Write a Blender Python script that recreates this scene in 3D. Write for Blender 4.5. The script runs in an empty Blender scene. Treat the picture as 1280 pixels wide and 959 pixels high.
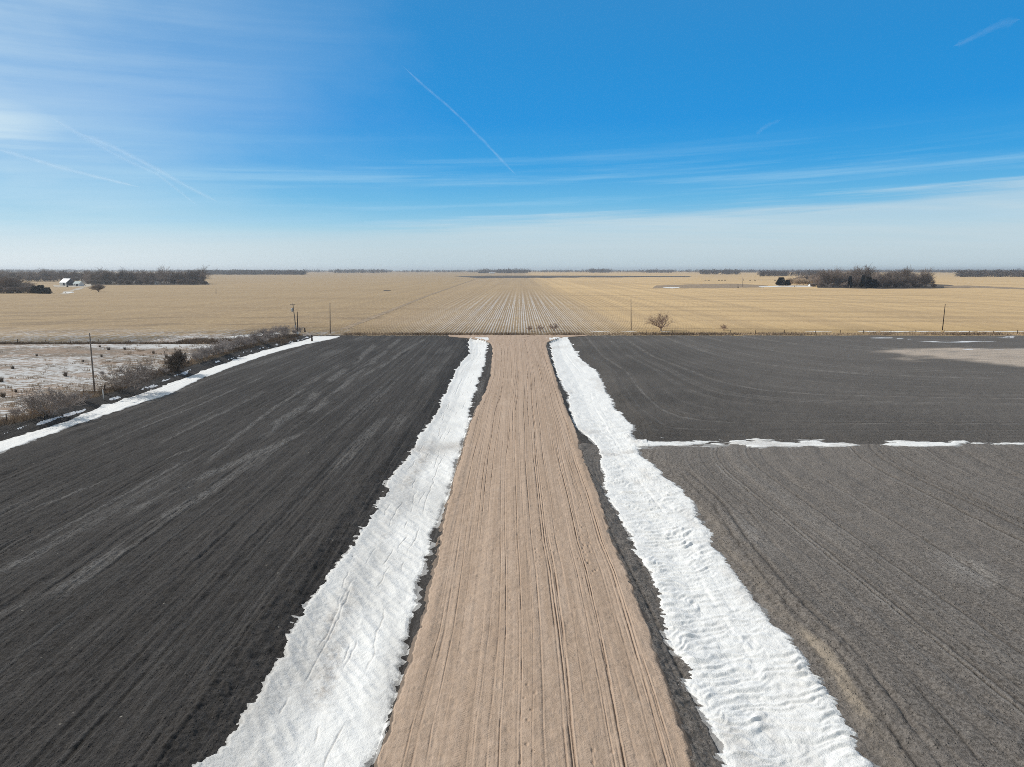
import bpy, math, random
import numpy as np

random.seed(7)
scene = bpy.context.scene
COL = scene.collection
R = math.radians

# ------------------------------------------------------------------ camera model
F, CX, CY, HZ, CAMH = 853.0, 640.0, 479.5, 337.0, 20.0
TH = math.atan((CY - HZ) / F)
CT, ST = math.cos(TH), math.sin(TH)

def ray(px, py):
    X, Y = (px - CX) / F, (CY - py) / F
    return X, CT + Y * ST, -ST + Y * CT

def P(px, py, z=0.0):
    """where the line of sight through a photo pixel meets the level z"""
    dx, dy, dz = ray(px, py)
    t = (z - CAMH) / dz
    return dx * t, dy * t

def HG(py_base, py_top, z=0.0):
    """height of an upright thing standing at py_base whose top is at py_top"""
    _, y0 = P(640, py_base, z)
    _, dy, dz = ray(640, py_top)
    return CAMH + y0 * dz / dy - z

# ------------------------------------------------------------------ noise in numpy
def _hash(ix, iy, seed):
    h = (ix.astype(np.int64) * 374761393 + iy.astype(np.int64) * 668265263 + seed * 974711) & 0xFFFFFFFF
    h = ((h ^ (h >> 13)) * 1274126177) & 0xFFFFFFFF
    h = ((h ^ (h >> 16)) * 2246822519) & 0xFFFFFFFF
    h = h ^ (h >> 15)
    return (h & 0xFFFFFF) / float(0xFFFFFF) * 2 - 1

def vn(x, y, seed=0):
    x = np.asarray(x, float); y = np.asarray(y, float)
    x, y = np.broadcast_arrays(x, y)
    xi, yi = np.floor(x), np.floor(y)
    fx, fy = x - xi, y - yi
    fx = fx * fx * fx * (fx * (fx * 6 - 15) + 10); fy = fy * fy * fy * (fy * (fy * 6 - 15) + 10)
    xi = xi.astype(np.int64); yi = yi.astype(np.int64)
    a = _hash(xi, yi, seed); b = _hash(xi + 1, yi, seed)
    c = _hash(xi, yi + 1, seed); d = _hash(xi + 1, yi + 1, seed)
    return (a * (1 - fx) + b * fx) * (1 - fy) + (c * (1 - fx) + d * fx) * fy

def fbm(x, y, seed=0, octv=4, gain=.5):
    s = 0; a = 1.0; t = 0
    for k in range(octv):
        s = s + a * vn(x * 2 ** k + 17.3 * k, y * 2 ** k - 9.1 * k, seed + k); t += a; a *= gain
    return s / t * 1.5

def f1(x, y, seed):
    """distance to the nearest of scattered points: cusped hollows like sun-cupped snow"""
    xi, yi = np.floor(x).astype(np.int64), np.floor(y).astype(np.int64); best = np.full(x.shape, 9.)
    for a in (-1, 0, 1):
        for b in (-1, 0, 1):
            px = xi + a + .5 + .45 * _hash(xi + a, yi + b, seed); py = yi + b + .5 + .45 * _hash(xi + a, yi + b, seed + 77)
            best = np.minimum(best, (px - x) ** 2 + (py - y) ** 2)
    return np.sqrt(best)

def sst(a, b, x):
    t = np.clip((np.asarray(x, float) - a) / (b - a), 0, 1)
    return t * t * (3 - 2 * t)

def lod(wave, spacing):
    """1 where a wavelength is well sampled by the mesh, 0 where it would alias"""
    return np.clip((wave / spacing - 1.5) / 2.0, 0, 1)

# ------------------------------------------------------------------ traced lines (photo pixels -> ground)
def edge(pts, z):
    w = [P(px, py, z) for px, py in pts]
    w.sort(key=lambda p: p[1])
    xs = [p[0] for p in w]; ys = [p[1] for p in w]
    k = (xs[2] - xs[0]) / (ys[2] - ys[0])
    xs = [xs[0] - k * (ys[0] - 5)] + xs; ys = [5.0] + ys
    return lambda y: np.interp(y, ys, xs)

ROAD_L = edge([(560,420.5),(598,424),(612,428),(616,436),(613,470),(604,495),(593,516),(585,541),(574,575),(563,616),(548,690),(525,789),(501,863),(484,911),(471,959)], 0)
ROAD_R = edge([(738,419.5),(700,422.5),(684,428),(683,434),(688,450),(696,475),(706,506),(718,534),(731,575),(748,619),(767,678),(784,715),(815,802),(841,872),(871,959)], 0)
SL_L = edge([(585,427),(587,441),(573,456),(560,481),(549,509),(537,525),(519,551),(503,578),(487,594),(474,625),(456,660),(414,706),(383,754),(353,811),(314,876),(248,959)], -.35)
SL_R = edge([(610,428),(606,456),(596,481),(590,503),(584,534),(577,556),(564,605),(552,640),(534,685),(525,723),(514,776),(509,815),(499,855),(480,916),(466,959)], -.30)
SR_L = edge([(687,428),(690,447),(696,469),(709,491),(713,522),(723,537),(739,549),(746,560),(749,575),(752,605),(776,650),(806,710),(828,771),(850,837),(867,872),(893,911),(909,959)], -.35)
SR_R = edge([(712,425),(724,447),(748,466),(759,491),(771,512),(790,530),(792,545),(798,560),(803,572),(836,597),(871,636),(898,684),(937,737),(972,780),(1011,820),(1055,889),(1099,959)], -.30)
FL_R = edge([(424,422),(380,431),(345,440),(320,448),(250,474),(215,491),(140,516),(57,545),(0,566)], -.3)
FL_L = edge([(424,417.5),(395,421),(357,431),(320,441),(265,459),(240,469),(200,484),(125,509),(75,529),(17,546),(-30,560)], -.3)
Y_FAR = 207.0
LAT_Y = P(900, 552)[1]

def pw(x, knots, vals):
    r = np.where(x < knots[0], vals[0], vals[-1]) * np.ones_like(x)
    for k in range(len(knots) - 1):
        a, b = knots[k], knots[k + 1]
        t = np.clip((x - a) / np.maximum(b - a, .05), 0, 1)
        r = np.where((x >= a) & (x <= b), vals[k] + (vals[k + 1] - vals[k]) * t, r)
    return r

def base(x, y):
    """large form of the land: raised road, two ditches, side ditch, bank of the pasture"""
    a, b, c, d, e, f = SL_L(y), SL_R(y), ROAD_L(y), ROAD_R(y), SR_L(y), SR_R(y)
    b2 = np.minimum(b, c - .25); e2 = np.maximum(e, d + .25)
    fe = 1 - sst(197, 204, y)
    bl = 2.0 + .5 * vn(y * .15, 3.0, 4); br = 2.6 + .6 * vn(y * .1, 1.0, 5)
    z = pw(x, [a - bl, a, a * .5 + b2 * .5, b2, c, (c + d) / 2, d, e2, e2 * .6 + f * .4, f, f + br],
           [0, -.50, -.60, -.34, .0, .12, .0, -.42, -.58, -.36, 0]) * fe
    lat = sst(0, 3, x - SR_R(y)) * (1 - sst(150, 190, x))
    z = z - .32 * np.exp(-((y - LAT_Y) / 2.6) ** 2) * lat
    l, r = FL_L(y), FL_R(y)
    ff = 1 - sst(200, 210, y)
    z = z + np.where(x < r + 2.5, pw(x, [l - 6, l - 2.6, l, r, r + 2.5], [.42, .5, -.38, -.34, 0]), 0) * ff
    return z

def dsnow(x, y, k):
    """signed distance (m) into the snow of a ditch, ragged at its rim"""
    l, r = ((SL_L, SL_R), (SR_L, SR_R), (FL_L, FL_R))[k]
    sc = (1.0, 1.0, .8)[k]
    skew = x * .7
    jag = .12 * fbm(y * 1.7 + skew, x * .4, 40 + k, 4) + .30 * fbm(y * .35 + skew * .4, x * .2, 50 + k, 3) + .06 * vn(y * 6 + skew * 3, x * 2, 60)
    jag = jag + .10 * fbm(y * 4.6 + skew * 3, x * .9, 66, 2)
    jag = jag + .25 * np.maximum(0, fbm(y * .9 + skew, x * .3, 70 + k, 2)) ** 2 * (y / 60)
    return np.minimum(x - l(y), r(y) - x) + jag * sc

def dlat(x, y):
    w = 1.2 + 1.3 * (1 - sst(13, 20, x)) + .6 * fbm(x * .25, 1.5, 81, 3) - .5 * sst(25, 60, x)
    x1, x2 = P(1072, 553)[0], P(1112, 553)[0]
    gap = .55 * sst(x1 - 1.5, x1 + 2, x) * (1 - sst(x2 - 2, x2 + 1, x))
    yc = LAT_Y + .25 * np.sin(x * .12)
    return (w - np.abs(y - yc) * 1.0 + 1.0 * fbm(x * .45, y * 1.6, 82, 4) - 4.5 * gap - .5 * sst(P(1240,553)[0], P(1262,553)[0], x))

# track coordinates of the three worked fields
def track_uv(x, y):
    left = x < 0
    xl = SR_R(y) + 1.0
    upper = (~left) & (y > LAT_Y)
    # upper right field: passes come down along the ditch and swing round parallel to the side ditch
    ax = np.maximum(x - xl, .05); ay = np.maximum((y - LAT_Y - 2) * .62, .05)
    uu = (ax ** -1.6 + ay ** -1.6) ** (-1 / 1.6)
    vv = np.where(ax > ay, x, y) * 1.0
    # lower right field: straight passes that hook round just short of the side ditch
    t = np.maximum(y - (LAT_Y - 16), 0)
    ul = x + .055 * y - .0035 * t ** 2.6 * .75
    u = np.where(left, x - .0025 * y, np.where(upper, uu, ul))
    v = np.where(left, y, np.where(upper, vv, y))
    return u, v

# ------------------------------------------------------------------ mesh helpers
def link(o, parent=None):
    COL.objects.link(o)
    if parent is not None: o.parent = parent
    return o

def grid_mesh(name, X, Y, Z, mat, attrs=None, facemask=None, smooth=True):
    ny, nx = X.shape
    idx = np.arange(ny * nx).reshape(ny, nx)
    q = np.stack([idx[:-1, :-1], idx[:-1, 1:], idx[1:, 1:], idx[1:, :-1]], -1).reshape(-1, 4)
    if facemask is not None: q = q[facemask.reshape(-1)]
    used = np.unique(q); remap = np.full(ny * nx, -1, np.int64); remap[used] = np.arange(len(used))
    q = remap[q]
    co = np.stack([X, Y, Z], -1).reshape(-1, 3)[used].astype(np.float32)
    me = bpy.data.meshes.new(name)
    me.vertices.add(len(co)); me.vertices.foreach_set('co', co.ravel())
    me.loops.add(q.size); me.loops.foreach_set('vertex_index', q.ravel().astype(np.int32))
    me.polygons.add(len(q)); me.polygons.foreach_set('loop_start', np.arange(0, q.size, 4, dtype=np.int32))
    me.update(calc_edges=True)
    if smooth: me.polygons.foreach_set('use_smooth', np.ones(len(q), bool))
    for k, a in (attrs or {}).items():
        at = me.attributes.new(k, 'FLOAT', 'POINT')
        at.data.foreach_set('value', np.ascontiguousarray(np.broadcast_to(a, X.shape)).reshape(-1)[used].astype(np.float32))
    me.materials.append(mat)
    return link(bpy.data.objects.new(name, me))

class MB:
    """collects boxes, tubes and loose faces into one mesh"""
    def __init__(s): s.v = []; s.f = []
    def face(s, pts):
        b = len(s.v); s.v += [tuple(p) for p in pts]; s.f.append(tuple(range(b, b + len(pts))))
    def box(s, c, d, rz=0):
        b = len(s.v); cr, sr = math.cos(rz), math.sin(rz)
        for sx in (-.5, .5):
            for sy in (-.5, .5):
                for sz in (-.5, .5):
                    x, y = sx * d[0], sy * d[1]
                    s.v.append((c[0] + x * cr - y * sr, c[1] + x * sr + y * cr, c[2] + sz * d[2]))
        for q in ((0,1,3,2),(4,6,7,5),(0,4,5,1),(2,3,7,6),(0,2,6,4),(1,5,7,3)): s.f.append(tuple(b + i for i in q))
    def tube(s, pts, rad, n=6, cap=True):
        rings = []
        for i, p in enumerate(pts):
            a = pts[max(i - 1, 0)]; c = pts[min(i + 1, len(pts) - 1)]
            t = np.array(c, float) - np.array(a, float); t /= max(np.linalg.norm(t), 1e-9)
            ref = np.array((1., 0, 0)) if abs(t[0]) < .8 else np.array((0, 1., 0))
            e1 = np.cross(t, ref); e1 /= np.linalg.norm(e1); e2 = np.cross(t, e1)
            r = rad[i] if hasattr(rad, '__len__') else rad
            b = len(s.v)
            for k in range(n):
                an = 2 * math.pi * k / n
                q = np.array(p) + r * (math.cos(an) * e1 + math.sin(an) * e2)
                s.v.append((q[0], q[1], q[2]))
            rings.append(b)
        for i in range(len(rings) - 1):
            for k in range(n):
                k2 = (k + 1) % n
                s.f.append((rings[i] + k, rings[i] + k2, rings[i + 1] + k2, rings[i + 1] + k))
        if cap:
            s.f.append(tuple(rings[0] + k for k in reversed(range(n)))); s.f.append(tuple(rings[-1] + k for k in range(n)))
    def mesh(s, name, mat, smooth=False):
        me = bpy.data.meshes.new(name); me.from_pydata(s.v, [], s.f); me.materials.append(mat)
        if smooth: me.polygons.foreach_set('use_smooth', np.ones(len(me.polygons), bool))
        me.update(); return me
    def build(s, name, mat, parent=None, smooth=False):
        return link(bpy.data.objects.new(name, s.mesh(name, mat, smooth)), parent)

def tag(o, label=None, cat=None, group=None, kind=None):
    if label: o['label'] = label
    if cat: o['category'] = cat
    if group: o['group'] = group
    if kind: o['kind'] = kind
    return o

def empty(name, loc, rz=0):
    o = bpy.data.objects.new(name, None); COL.objects.link(o)
    o.location = loc; o.rotation_euler = (0, 0, rz); o.empty_display_size = .3
    return o

def copy_tree(o, parent=None):
    c = o.copy(); COL.objects.link(c)
    if parent is not None: c.parent = parent
    for ch in list(o.children): copy_tree(ch, c)
    return c

# ------------------------------------------------------------------ material helpers
class NT:
    def __init__(s, name):
        s.m = bpy.data.materials.new(name); s.m.use_nodes = True
        s.t = s.m.node_tree; s.t.nodes.clear()
        s.out = s.t.nodes.new('ShaderNodeOutputMaterial')
    def n(s, ty, **kw):
        nd = s.t.nodes.new(ty)
        for k, v in kw.items(): setattr(nd, k, v)
        return nd
    def put(s, sock, v):
        if isinstance(v, bpy.types.NodeSocket): s.t.links.new(v, sock)
        elif v is not None:
            if isinstance(v, (tuple, list)) and len(v) == 3 and sock.type == 'RGBA': v = (*v, 1)
            sock.default_value = v
    def pos(s): return s.n('ShaderNodeNewGeometry').outputs['Position']
    def obj(s): return s.n('ShaderNodeTexCoord').outputs['Object']
    def attr(s, a): return s.n('ShaderNodeAttribute', attribute_name=a).outputs['Fac']
    def rnd(s): return s.n('ShaderNodeObjectInfo').outputs['Random']
    def sep(s, v):
        nd = s.n('ShaderNodeSeparateXYZ'); s.put(nd.inputs[0], v); return nd.outputs
    def comb(s, x=0., y=0., z=0.):
        nd = s.n('ShaderNodeCombineXYZ')
        for i, v in enumerate((x, y, z)): s.put(nd.inputs[i], v)
        return nd.outputs[0]
    def M(s, op, a, b=None, c=None, clamp=False):
        nd = s.n('ShaderNodeMath', operation=op, use_clamp=clamp)
        for i, v in enumerate((a, b, c)):
            if v is not None: s.put(nd.inputs[i], v)
        return nd.outputs[0]
    def noise(s, vec, scale=1., detail=3., rough=.5, out='Fac'):
        nd = s.n('ShaderNodeTexNoise'); s.put(nd.inputs['Vector'], vec)
        nd.inputs['Scale'].default_value = scale; nd.inputs['Detail'].default_value = detail; nd.inputs['Roughness'].default_value = rough
        return nd.outputs[out]
    def vor(s, vec, scale=1., out='Distance', feature='F1'):
        nd = s.n('ShaderNodeTexVoronoi', feature=feature); s.put(nd.inputs['Vector'], vec); nd.inputs['Scale'].default_value = scale
        return nd.outputs[out]
    def mapr(s, v, a, b, c=0., d=1., smooth=True):
        nd = s.n('ShaderNodeMapRange', interpolation_type='SMOOTHSTEP' if smooth else 'LINEAR')
        s.put(nd.inputs['Value'], v)
        for k, q in (('From Min', a), ('From Max', b), ('To Min', c), ('To Max', d)): s.put(nd.inputs[k], q)
        return nd.outputs['Result']
    def mix(s, f, a, b, blend='MIX'):
        nd = s.n('ShaderNodeMix', data_type='RGBA', blend_type=blend)
        s.put(nd.inputs['Factor'], f); s.put(nd.inputs['A'], None)
        s.put(nd.inputs[6], a); s.put(nd.inputs[7], b)
        return nd.outputs[2]
    def bump(s, h, strength=1., dist=1.):
        nd = s.n('ShaderNodeBump'); s.put(nd.inputs['Height'], h); nd.inputs['Strength'].default_value = strength; nd.inputs['Distance'].default_value = dist
        return nd.outputs[0]
    def done(s, color, rough=.9, normal=None, spec=.2, metal=0.):
        b = s.n('ShaderNodeBsdfPrincipled')
        s.put(b.inputs['Base Color'], color); s.put(b.inputs['Roughness'], rough)
        b.inputs['Specular IOR Level'].default_value = spec; b.inputs['Metallic'].default_value = metal
        if normal is not None: s.put(b.inputs['Normal'], normal)
        s.t.links.new(b.outputs[0], s.out.inputs['Surface'])
        return s.m

def soil_mat(name, dark, mid, pale, tan, sw=1., tone=None):
    n = NT(name); p = n.pos(); u = n.attr('u'); v = n.attr('v')
    uv = n.comb(u, n.M('MULTIPLY', v, .04))
    uvf = n.comb(n.M('MULTIPLY', u, 1.0), n.M('MULTIPLY', v, .12))
    s1 = n.noise(uv, 1.6, 5, .65)                      # passes of the implement
    s2 = n.noise(uvf, 5.0, 4, .6)
    s3 = n.noise(n.comb(u, n.M('MULTIPLY', v, .012)), 3.2, 3, .6)
    g = n.noise(p, 2.2 + 3.3 * (1 - sw) + (1.2 if sw > .5 else 0.), 8, .72)                        # clods
    g2 = n.noise(p, 9.0, 5, .7)
    g4 = n.noise(p, 9., 4, .75)
    f = n.M('ADD', n.M('ADD', n.M('MULTIPLY', s1, .32 * sw), n.M('MULTIPLY', s3, .30 * sw)), n.M('ADD', n.M('MULTIPLY', s2, .16 * sw), n.M('ADD', n.M('MULTIPLY', g, .28 + .4 * (1 - sw)), n.M('MULTIPLY', g4, .38 * (1 - sw)))))
    c = n.mix(n.mapr(f, .42, .62), tuple(q * .85 for q in dark), tuple(q * 1.08 for q in mid))
    c = n.mix(n.mapr(s3, .55, .64, 0, .6 * sw), c, tuple(q * .45 for q in dark))
    c = n.mix(n.mapr(s3, .44, .35, 0, .30 * sw), c, pale)
    if tone: c = n.mix(n.mapr(n.M('ADD', n.sep(p)[0], n.M('MULTIPLY', n.noise(p, .03, 3, .6), 30.)), *tone), c, n.mix(.42, c, (.02, .018, .016)))
    big = n.noise(p, .045, 3, .6)
    c = n.mix(n.mapr(big, .38, .66, 0, .35), c, mid)
    pm = n.M('MULTIPLY', n.attr('pale'), n.mapr(n.M('ADD', n.M('MULTIPLY', g, .6), n.M('MULTIPLY', s2, .5)), .42, .68), clamp=True)
    c = n.mix(pm, c, pale)
    c = n.mix(n.M('MULTIPLY', n.attr('tan'), n.mapr(n.M('ADD', n.M('MULTIPLY', g, .5), n.M('MULTIPLY', s1, .5)), .30, .62, .45, 1), clamp=True), c, tan)
    # dark moist clods and pale straw crumbs
    c = n.mix(n.mapr(g2, .55, .68, 0, .6), c, tuple(q * .5 for q in dark))
    c = n.mix(n.M('MULTIPLY', n.attr('line'), n.mapr(g4, .35, .6, .5, 1.), clamp=True), c, tuple(q * .1 + r_ * .9 for q, r_ in zip(mid, pale)))
    c = n.mix(n.M('MULTIPLY', n.attr('groove'), n.mapr(g4, .3, .6, .35, .9), clamp=True), c, tuple(q * .38 for q in dark))  # shade of the tillage grooves put into the soil colour
    vd = n.vor(p, .9); vr = n.vor(p, .9, 'Color')
    fleck = n.M('MULTIPLY', n.mapr(vd, .03, .075, 1, 0), n.mapr(n.sep(vr)[0], .70, .72), clamp=True)
    c = n.mix(n.M('MULTIPLY', fleck, .7), c, (.42, .39, .34))
    sn = n.attr('snow')
    c = n.mix(n.mapr(n.M('ADD', sn, n.M('MULTIPLY', n.M('SUBTRACT', g, .5), 1.2)), .45, .7), c, (.80, .82, .86))
    g3 = n.noise(p, 22., 3, .6)
    cl = n.vor(p, 6.5); cr_ = n.mapr(n.sep(n.vor(p, 6.5, 'Color'))[0], .62, .95)
    lump = n.M('MULTIPLY', n.mapr(cl, .08, .42, 1., 0.), cr_)
    h = n.M('ADD', n.M('MULTIPLY', g, .16), n.M('ADD', n.M('MULTIPLY', g2, .07), n.M('ADD', n.M('MULTIPLY', s2, .06 * sw), n.M('MULTIPLY', s3, .08 * sw))))
    h = n.M('ADD', h, n.M('ADD', n.M('MULTIPLY', lump, .09), n.M('MULTIPLY', g3, .02)))
    c = n.mix(n.mapr(g3, .35, .66, 0, .5), tuple(q * .8 for q in dark), c) if False else c
    c = n.mix(n.M('MULTIPLY', lump, .35), c, mid)
    return n.done(c, .95, n.bump(h, 1., 1.), .12)

M = {}
M['soil_a'] = soil_mat('black_tilled_soil', (.031, .028, .026), (.081, .074, .070), (.19, .181, .174), (.30, .24, .18), .8)
M['soil_b'] = soil_mat('grey_tilled_soil', (.090, .081, .073), (.182, .165, .151), (.27, .25, .232), (.56, .47, .39), .15, (95., 25.))
M['soil_c'] = soil_mat('dry_grey_tilled_soil', (.128, .112, .099), (.256, .229, .207), (.40, .374, .35), (.43, .36, .285), .2)

def mk_road():
    n = NT('sandy_clay'); p = n.pos(); x, y, _ = n.sep(p)
    uv = n.comb(x, n.M('MULTIPLY', y, .03)); uvf = n.comb(x, n.M('MULTIPLY', y, .06))
    s1 = n.noise(uv, 1.3, 5, .6); s2 = n.noise(uvf, 7., 4, .65)
    g = n.noise(p, 3., 7, .7); g2 = n.noise(p, 16., 4, .65)
    c = n.mix(n.mapr(n.M('ADD', n.M('MULTIPLY', s1, .55), n.M('MULTIPLY', g, .45)), .40, .60), (.43, .318, .237), (.51, .385, .295))
    c = n.mix(n.mapr(s2, .56, .70, 0, .22), c, (.27, .185, .135))
    c = n.mix(n.mapr(n.noise(uvf, 16., 3, .6), .58, .74, 0, .2), c, (.24, .17, .125))
    c = n.mix(n.mapr(g2, .60, .74, 0, .35), c, (.24, .165, .12))
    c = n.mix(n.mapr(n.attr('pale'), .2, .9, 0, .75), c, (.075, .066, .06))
    vd = n.vor(p, 3.2); vr = n.sep(n.vor(p, 3.2, 'Color'))[0]
    crumb = n.M('MULTIPLY', n.mapr(vd, .05, .12, 1, 0), n.mapr(vr, .80, .84), clamp=True)
    c = n.mix(n.M('MULTIPLY', crumb, .75), c, (.17, .12, .09))
    pt = n.noise(n.comb(x, n.M('MULTIPLY', y, .35)), .55, 4, .6)
    c = n.mix(n.mapr(pt, .55, .72, 0, .35), c, (.33, .24, .18)); c = n.mix(n.mapr(pt, .44, .30, 0, .35), c, (.58, .455, .36))
    c = n.mix(n.M('MULTIPLY', n.attr('rut'), n.mapr(g2, .3, .6, .25, .75), clamp=True), c, (.20, .142, .105))  # ruts darkened in the colour too, deepening their shade
    tread = n.M('SINE', n.M('MULTIPLY', n.M('ADD', y, n.M('MULTIPLY', n.M('ABSOLUTE', n.M('SUBTRACT', n.M('FRACT', n.M('MULTIPLY', x, 1.7)), .5)), .35)), 42.))
    tm = n.mapr(n.noise(n.comb(n.M('MULTIPLY', x, 1.), n.M('MULTIPLY', y, .012)), 1.1, 1, .5), .54, .60)
    h = n.M('ADD', n.M('MULTIPLY', g, .06), n.M('ADD', n.M('MULTIPLY', g2, .03), n.M('ADD', n.M('MULTIPLY', s2, .012), n.M('MULTIPLY', n.M('MULTIPLY', tread, tm), .003))))
    return n.done(c, .95, n.bump(h, .9, 1.), .1)
M['road'] = mk_road()

def mk_snow():
    n = NT('old_snow'); p = n.pos()
    d = n.attr('dirt'); g = n.noise(p, 3.5, 6, .7); g2 = n.noise(p, 14., 3, .6)
    c = n.mix(n.noise(p, .6, 4, .6), (.82, .815, .80), (.885, .88, .865))
    f = n.M('MULTIPLY', d, n.mapr(g, .30, .60, .25, 1.), clamp=True)
    c = n.mix(n.M('MULTIPLY', f, .85), c, (.38, .33, .285))
    c = n.mix(n.mapr(n.M('ADD', n.attr('rim'), n.M('MULTIPLY', g2, .9)), .95, 1.25, 0, .7), c, (.10, .09, .085))
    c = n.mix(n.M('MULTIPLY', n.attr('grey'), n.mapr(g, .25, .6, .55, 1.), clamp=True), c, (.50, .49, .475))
    h = n.M('ADD', n.M('MULTIPLY', g, .07), n.M('MULTIPLY', g2, .008))
    b = n.done(c, .75, n.bump(h, .9, 1.), .25)
    return b
M['snow'] = mk_snow()

def mk_pasture():
    n = NT('snowy_pasture'); p = n.pos(); x, y, _ = n.sep(p)
    q = n.comb(n.M('MULTIPLY', x, .55), y)
    g = n.noise(q, 1.0, 7, .72); b = n.noise(q, .05, 3, .55); fine = n.noise(p, 3.5, 4, .7)
    c = n.mix(n.mapr(n.noise(q, .12, 5, .6), .42, .6), (.24, .20, .165), (.33, .245, .185))
    c = n.mix(n.mapr(fine, .5, .72, 0, .7), c, (.13, .105, .085))
    sn = n.M('ADD', n.M('MULTIPLY', g, 1.0), n.M('MULTIPLY', n.M('SUBTRACT', b, .5), .55))
    grey = n.M('MULTIPLY', n.mapr(y, 150., 158.), n.mapr(x, -112., -92., 1., 0.))
    sn = n.M('SUBTRACT', sn, n.M('MULTIPLY', grey, .06))
    # pale drift along the far fence
    ed = n.M('MULTIPLY', n.mapr(y, 172., 176.), n.mapr(y, 179., 182., 1., 0.))
    sn = n.M('ADD', sn, n.M('MULTIPLY', ed, .10))
    c = n.mix(n.mapr(sn, .47, .58, 0, .82), c, (.66, .665, .67))
    return n.done(c, .95, n.bump(n.M('ADD', n.M('MULTIPLY', fine, .15), n.M('MULTIPLY', g, .2)), .6, 1.), .1)
M['pasture'] = mk_pasture()

def mk_ground():
    n = NT('corn_stubble'); p = n.pos(); x, y, _ = n.sep(p)
    r = n.M('SUBTRACT', x, n.M('MULTIPLY', y, .0117))
    wob = n.noise(n.comb(n.M('MULTIPLY', r, .3), n.M('MULTIPLY', y, .02)), 1., 2, .5)
    rows = n.M('SINE', n.M('MULTIPLY', n.M('ADD', r, n.M('MULTIPLY', wob, .35)), 2 * math.pi / .95))
    rows = n.M('MULTIPLY', rows, n.mapr(y, 480., 290.))
    rowm = n.M('SINE', n.M('MULTIPLY', r, 2 * math.pi / 2.85))
    rows = n.M('ADD', rows, n.M('MULTIPLY', rowm, n.M('MULTIPLY', n.mapr(y, 300., 420.), n.mapr(y, 1200., 800., 0., .6))))
    rows2 = n.M('SINE', n.M('MULTIPLY', r, 2 * math.pi / 5.7))
    q = n.comb(r, n.M('MULTIPLY', y, .10)); band = n.noise(n.comb(r, n.M('MULTIPLY', y, .015)), .10, 4, .6)
    big = n.noise(n.comb(n.M('MULTIPLY', x, .35), y), .012, 4, .55)
    g = n.noise(p, 1.1, 6, .7); gs = n.noise(q, .9, 4, .65)
    left = n.mapr(n.M('ADD', x, n.M('MULTIPLY', y, .022)), -50., -46., 1., 0.)
    gold = n.mapr(n.M('ADD', r, n.M('MULTIPLY', n.M('SUBTRACT', g, .5), 8.)), 8., 55.)
    ca = n.mix(big, (.40, .295, .175), (.49, .36, .215))
    cb = n.mix(big, (.66, .465, .245), (.76, .545, .30))
    cm = n.mix(big, (.43, .32, .20), (.50, .37, .23))
    c = n.mix(gold, cm, cb); c = n.mix(left, c, ca)
    c = n.mix(n.mapr(band, .40, .62, 0, .30), c, (.30, .22, .15))
    swath = n.mapr(n.noise(n.comb(n.M('MULTIPLY', x, .06), n.M('ADD', y, n.M('MULTIPLY', x, .1))), .045, 3, .6), .50, .63, 0, .38)
    c = n.mix(swath, c, (.33, .235, .145))
    nb = n.noise(n.comb(n.M('MULTIPLY', r, .02), n.M('MULTIPLY', n.M('SUBTRACT', y, n.M('MULTIPLY', x, .35)), .06)), 1., 3, .6)
    c = n.mix(n.M('MULTIPLY', left, n.M('MULTIPLY', n.mapr(nb, .50, .62, 0, .55), n.mapr(y, 420., 230.)), clamp=True), c, (.22, .165, .115))
    c = n.mix(n.mapr(g, .52, .76, 0, .45), c, (.25, .18, .12))
    c = n.mix(n.mapr(gs, .56, .75, 0, .40), c, (.62, .49, .33))
    near = n.mapr(y, 900., 250.)
    c = n.mix(n.M('MULTIPLY', n.mapr(rows, -.3, .8, 0., .34), near), c, (.18, .125, .085))
    # snow left lying between the rows of the middle field
    sm = n.M('MULTIPLY', n.mapr(r, -55., -5.), n.mapr(r, 2., 46., 1., 0.))
    sm = n.M('MULTIPLY', sm, n.mapr(n.noise(n.comb(n.M('MULTIPLY', r, .25), n.M('MULTIPLY', y, .03)), 1., 4, .6), .25, .58, .35, 1.))
    sm = n.M('MULTIPLY', sm, n.mapr(y, 300., 700., 1., .0))
    sm = n.M('MULTIPLY', sm, n.M('SUBTRACT', 1., left))
    sl = n.mapr(n.M('ADD', n.M('MULTIPLY', rows, -1.), n.M('ADD', n.M('MULTIPLY', n.M('SUBTRACT', gs, .5), 3.), n.M('MULTIPLY', rows2, .35))), -.15, .75)
    c = n.mix(n.M('MULTIPLY', n.M('MULTIPLY', sl, sm), .62, clamp=True), c, (.76, .77, .80))
    c = n.mix(n.M('MULTIPLY', sm, .22), c, (.24, .20, .17))
    # thin snow among the stubble beside the pasture fence
    sp = n.M('MULTIPLY', n.mapr(y, 182., 186.), n.M('MULTIPLY', n.mapr(y, 200., 245., 1., 0.), left))
    c = n.mix(n.M('MULTIPLY', sp, n.mapr(n.M('ADD', n.M('MULTIPLY', gs, .6), n.M('MULTIPLY', g, .5)), .50, .66, 0, .8)), c, (.70, .71, .74))
    h = n.M('ADD', n.M('MULTIPLY', g, .35), n.M('MULTIPLY', rows, .04))
    sp_ = n.noise(n.comb(n.M('MULTIPLY', x, 1.), n.M('MULTIPLY', y, .22)), .9, 3, .7)
    c = n.mix(n.mapr(sp_, .54, .68, 0, .35), c, (.26, .185, .115)); c = n.mix(n.mapr(sp_, .46, .34, 0, .3), c, (.80, .62, .38))
    return n.done(c, .95, n.bump(h, .5, 1.), .08)
M['ground'] = mk_ground()

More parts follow.
